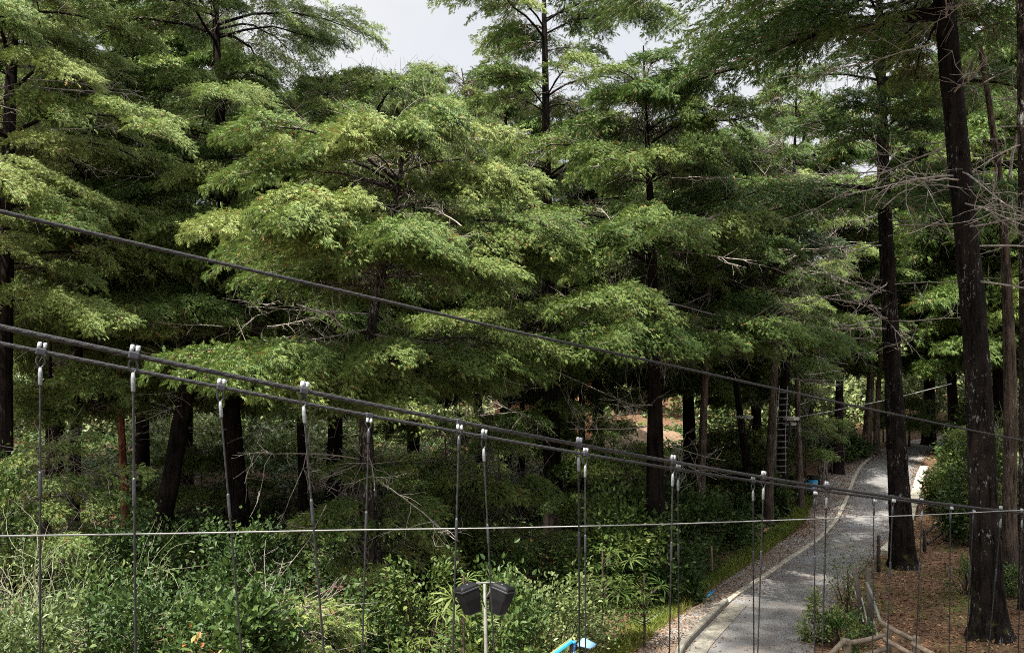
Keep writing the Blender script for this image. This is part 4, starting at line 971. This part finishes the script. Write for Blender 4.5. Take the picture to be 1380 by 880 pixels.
# roadside rope fence on the far left verge
fp = [(1104, 655), (1121, 641), (1137, 628), (1148, 617), (1159, 611), (1172, 602), (1190, 596)]
base = gp(*fp[0]); fence = thing('rope_fence', 'roadside fence of short dark posts with a sagging rope at the far bend', 'fence', base)
tops = []
for i, f in enumerate(fp):
    g0 = gp(*f); h = 1.1
    V, Q, _ = capped(np.array([g0 - base + [0, 0, -.2], g0 - base + [.03, 0, h * .5], g0 - base + [0, 0, h]]), [.05, .048, .04], 8); link('post', V, Q, M['post'], fence, True); tops.append(g0 - base + [0, 0, h * .85])
P = []
for a, c in zip(tops[:-1], tops[1:]):
    t = np.linspace(0, 1, 7)[:-1, None]; q = a * (1 - t) + c * t; q[:, 2] -= .18 * 4 * (t * (1 - t))[:, 0]; P.append(q)
V, Q, _ = capped(np.concatenate(P + [tops[-1:]]), .022, 6); link('rope', V, Q, M['pale_rope'], fence, True)
for (x0, y0, x1, y1, lab) in ((1107, 655, 1112, 606, 'tall forked grey stick leaning among the first posts of the roadside rope fence'), (1115, 648, 1109, 612, 'shorter grey stick crossing the forked one by the roadside rope fence')):
    g0 = gp(x0, y0); e = at(x1, y1, g0[1] + .2); mid = (g0 + e) / 2 + [.05, 0, 0]
    G_ = Geo(); G_.add(*capped(np.array([g0 - [0, 0, .1], mid, e]), [.055, .05, .03], 7)[:2]); G_.add(*capped(np.array([mid, mid * .5 + e * .5 + [.16, 0, 0], e + [.24, 0, -.1]]), [.04, .03, .02], 6)[:2])
    tag(G_.link('grey_stick', M['greywood'], None, True, g0), lab, 'stick')
# orange earth step beside the bin is part of the path
# old leaning fence right of the road
fb = gp(1160, 842); old = thing('old_fence', 'leaning old fence of dark posts with thin grey rails beside the road', 'fence', fb)
def pxg(px, py, dY=0): q = gp(px, py); q[1] += dY; return q
for (bx, by, tx, ty) in ((1163, 845, 1151, 764), (1173, 858, 1169, 765)):
    g0 = pxg(bx, by); e = at(tx, ty, g0[1]); V, Q, _ = capped(np.array([g0 - fb - [0, 0, .2], (g0 + e) / 2 - fb + [.03, .02, 0], e - fb]), [.075, .07, .06], 8); link('post', V, Q, M['post'], old, True)
Yf = fb[1]
for (x0, y0, x1, y1, dY) in ((1152, 772, 1171, 848, -.3), (1150, 790, 1164, 838, .1), (1168, 785, 1187, 838, -.4), (1171, 820, 1183, 858, -.5)):
    V, Q, _ = capped(np.array([at(x0, y0, Yf + .6 + dY) - fb, at((x0 + x1) / 2 + 1, (y0 + y1) / 2, Yf + dY) - fb, at(x1, y1, Yf - .6 + dY) - fb]), .022, 6); link('rail', V, Q, M['greywood'], old, True)
for (px, py, top, lab) in ((1184, 772, 722, 'short dark stake at the road edge left of the mossy trunk'), (1246, 743, 714, 'short dark stake on the bank just right of the mossy trunk'), (1297, 727, 683, 'taller dark stake on the bank left of the thickest trunk')):
    g0 = gp(px, py); e = at(px, top, g0[1]); V, Q, _ = capped(np.array([g0 - [0, 0, .15], (g0 + e) / 2, e, e + [0, 0, .03]]), [.07, .066, .06, .03], 8)
    tag(link('stake', V, Q, M['post'], None, True, origin=g0), lab, 'post')
# peeled log rail fence at the bottom right
Yr = 17.0
rb = at(1197, 905, Yr); rb[2] = float(G(rb[0], Yr)); rail = thing('log_fence', 'peeled log rail fence with short posts at the bottom right edge', 'fence', rb)
for (px, py, Yq) in ((1142, 862, 16.9), (1197, 846, 17.4), (1234, 858, 17.0), (1100, 905, 16.2)):
    e = at(px, py, Yq); g0 = np.array([e[0], Yq, float(G(e[0], Yq)) - .2]); V, Q, _ = capped(np.array([g0 - rb, e - rb + [0, 0, -.02], e - rb + [0, 0, .02]]), [.075, .07, .055], 10); link('post', V, Q, M['log'], rail, True)
for a, c in (((1106, 893, 16.2), (1139, 861, 16.8)), ((1137, 867, 16.85), (1193, 856, 17.3)), ((1187, 838, 17.25), (1231, 862, 16.9)), ((1228, 866, 16.8), (1300, 902, 16.0)), ((1190, 860, 17.15), (1262, 898, 16.4)), ((1150, 886, 16.8), (1196, 873, 17.2))):
    A, C = at(*a) - rb, at(*c) - rb; m_ = (A + C) / 2 + [0, 0, -.015]
    V, Q, _ = capped(np.array([A, A * .98 + C * .02, m_, A * .02 + C * .98, C]), [.036, .048, .050, .046, .034], 10); link('rail', V, Q, M['log'], rail, True)
for a, c in (((1168, 785, 18.6), (1178, 808, 18.2)), ((1178, 812, 18.2), (1187, 838, 17.6))):
    V, Q, _ = capped(np.array([at(*a) - rb, at(*c) - rb]), .03, 7); link('grey_rail', V, Q, M['greywood'], rail, True)
# rope ladder
Yd = 36.9
lt_, lb_ = at(1056, 520, Yd), at(1052, 640, Yd); lad = thing('rope_ladder', 'pale rope ladder hanging down the black trunk behind the path shrubs', 'rope ladder', lb_)
w = .42
for s in (-.5, .5):
    V, Q, _ = capped(np.array([(s * w, 0, 0), (s * w + .02, -.03, (lt_ - lb_)[2] * .5), ((lt_ - lb_)[0] + s * w * .85, 0, (lt_ - lb_)[2])]), .022, 6); link('side_rope', V, Q, M['rope'], lad, True)
for i in range(14):
    t = (i + .4) / 14.5; c = np.array([(lt_ - lb_)[0] * t, -.02, (lt_ - lb_)[2] * t]); V, Q, _ = capped(np.array([c + [-w / 2 - .03, 0, 0], c + [w / 2 + .03, 0, .02]]), .028, 6); link('rung', V, Q, M['greywood'], lad, True)
def platform(px, py, Y, r, label, parts=8):
    c = at(px, py, Y); o = thing('tree_platform', label, 'platform', c)
    V, Q, _ = capped(np.array([(0, 0, -.06), (0, 0, -.05), (0, 0, .05), (0, 0, .06)]), [r * .96, r, r, r * .96], parts); link('board', V, Q, M['deck'], o)
    for a in (0, 2.1, 4.2):
        V, Q, _ = capped(np.array([(math.cos(a) * r * .85, math.sin(a) * r * .85, -.06), (math.cos(a) * .2, math.sin(a) * .2, -.75)]), .04, 6); link('strut', V, Q, M['post'], o)
platform(1003, 562, 39.6, .42, 'small round wooden platform on the dark tilting trunk')
platform(1066, 564, 37.0, .36, 'small platform at the right side of the rope-ladder trunk, the upper one')
platform(1064, 571, 37.2, .30, 'small platform at the right side of the rope-ladder trunk, the lower one')
# dark hose and blue cap left lying by the path
g0 = gp(938, 812); P = [gp(x, y) + [0, 0, .05] for x, y in ((929, 800), (932, 808), (940, 810), (951, 808))]
hose = thing('water_hose', 'black hose end with a blue tip lying on the path edge under the dark shrub', 'hose', g0)
V, Q, _ = capped(interp3(np.array(P) - g0, 10), .045, 7); link('pipe', V, Q, M['black'], hose, True)
t0 = gp(951, 808) - g0 + [0, 0, .06]; t1 = gp(962, 801) - g0 + [0, 0, .10]
V, Q, _ = capped(np.array([t0, (t0 + t1) / 2, t1]), [.035, .038, .03], 8); link('blue_tip', V, Q, M['blue'], hose, True)
# thin yellow marker stake on the verge
g0 = gp(959, 778); V, Q, _ = capped(np.array([g0 - [0, 0, .1], g0 + [.02, 0, .5], g0 + [0, 0, 1.0]]), .035, 7)
tag(link('marker_stake', V, Q, M['log'], None, True, origin=g0), 'thin tan stake standing on the verge in the dark path shrub', 'post')
# roots and fallen branches on the right bank
rs = R_(51)
for (x0, y0, x1, y1, lab) in ((1245, 722, 1300, 706, 'curved dark fallen branch on the bank between the two stakes, the higher one'), (1250, 735, 1292, 722, 'fallen branch on the bank between the two stakes, the lower one'), (1205, 705, 1250, 690, 'fallen branch on the bank beside the wide pale kerb')):
    a, c = gp(x0, y0), gp(x1, y1)
    g = dead_branch_geo(rs, a + [0, 0, .06], (c - a) + [0, 0, .05], np.linalg.norm(c - a) * 1.3, .05, crook=.3)
    tag(g.link('fallen_branch', M['post'], None, True, a), lab, 'branch')

# ------------------------------------------------------------------ camera, light, sky
cam = bpy.data.cameras.new('camera'); co = bpy.data.objects.new('camera', cam); COL.objects.link(co)
co.location = (0, 0, CAMZ); co.rotation_euler = (math.pi / 2 + PITCH, 0, 0)
cam.sensor_width = 36; cam.lens = 36 * F / 1380; cam.clip_end = 2000; cam.clip_start = .05
SC.camera = co
to_sun = nrm(np.array([-.38, -.44, 1.0]))
sun = bpy.data.lights.new('sun', 'SUN'); sun.energy = 4.4; sun.angle = rad(.53); sun.color = (1, .95, .86)
so = bpy.data.objects.new('sun', sun); COL.objects.link(so); so.rotation_euler = Vector(to_sun).to_track_quat('Z', 'Y').to_euler(); so.location = (0, 0, 60)
w = bpy.data.worlds.new('World'); SC.world = w; w.use_nodes = True; nt = w.node_tree
bg = nt.nodes['Background']
sky = nt.nodes.new('ShaderNodeTexSky'); sky.sky_type = 'NISHITA'; sky.sun_disc = False
sky.sun_elevation = math.asin(to_sun[2]); sky.sun_rotation = math.atan2(to_sun[0], to_sun[1]) % (2 * math.pi)
sky.air_density = 1; sky.dust_density = 2
tc = nt.nodes.new('ShaderNodeTexCoord'); nz = nt.nodes.new('ShaderNodeTexNoise'); nz.inputs['Scale'].default_value = 2.2; nz.inputs['Detail'].default_value = 6
nt.links.new(tc.outputs['Generated'], nz.inputs['Vector'])
cl = ramp(nt, [(.25, (.80, .80, .80)), (.7, (1, 1, 1))], nz.outputs['Fac'])
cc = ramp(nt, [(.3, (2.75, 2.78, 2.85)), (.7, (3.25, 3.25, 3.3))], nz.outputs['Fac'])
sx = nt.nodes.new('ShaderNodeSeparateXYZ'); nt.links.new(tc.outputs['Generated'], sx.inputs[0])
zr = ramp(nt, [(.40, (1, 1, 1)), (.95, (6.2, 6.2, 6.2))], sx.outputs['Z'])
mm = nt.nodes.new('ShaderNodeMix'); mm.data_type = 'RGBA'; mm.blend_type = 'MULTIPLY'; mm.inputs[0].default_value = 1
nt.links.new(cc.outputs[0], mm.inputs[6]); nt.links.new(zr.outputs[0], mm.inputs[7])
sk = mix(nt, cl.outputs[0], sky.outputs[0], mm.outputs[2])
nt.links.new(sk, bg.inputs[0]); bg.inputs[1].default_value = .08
v = SC.view_settings; v.view_transform = 'Standard'; v.look = 'None'; v.gamma = 1; v.use_curve_mapping = False; v.exposure = 1.85
SC.cycles.filter_width = 1.0; SC.cycles.use_denoising = False
SC.cycles.max_bounces = 7; SC.cycles.transparent_max_bounces = 4; SC.cycles.diffuse_bounces = 5
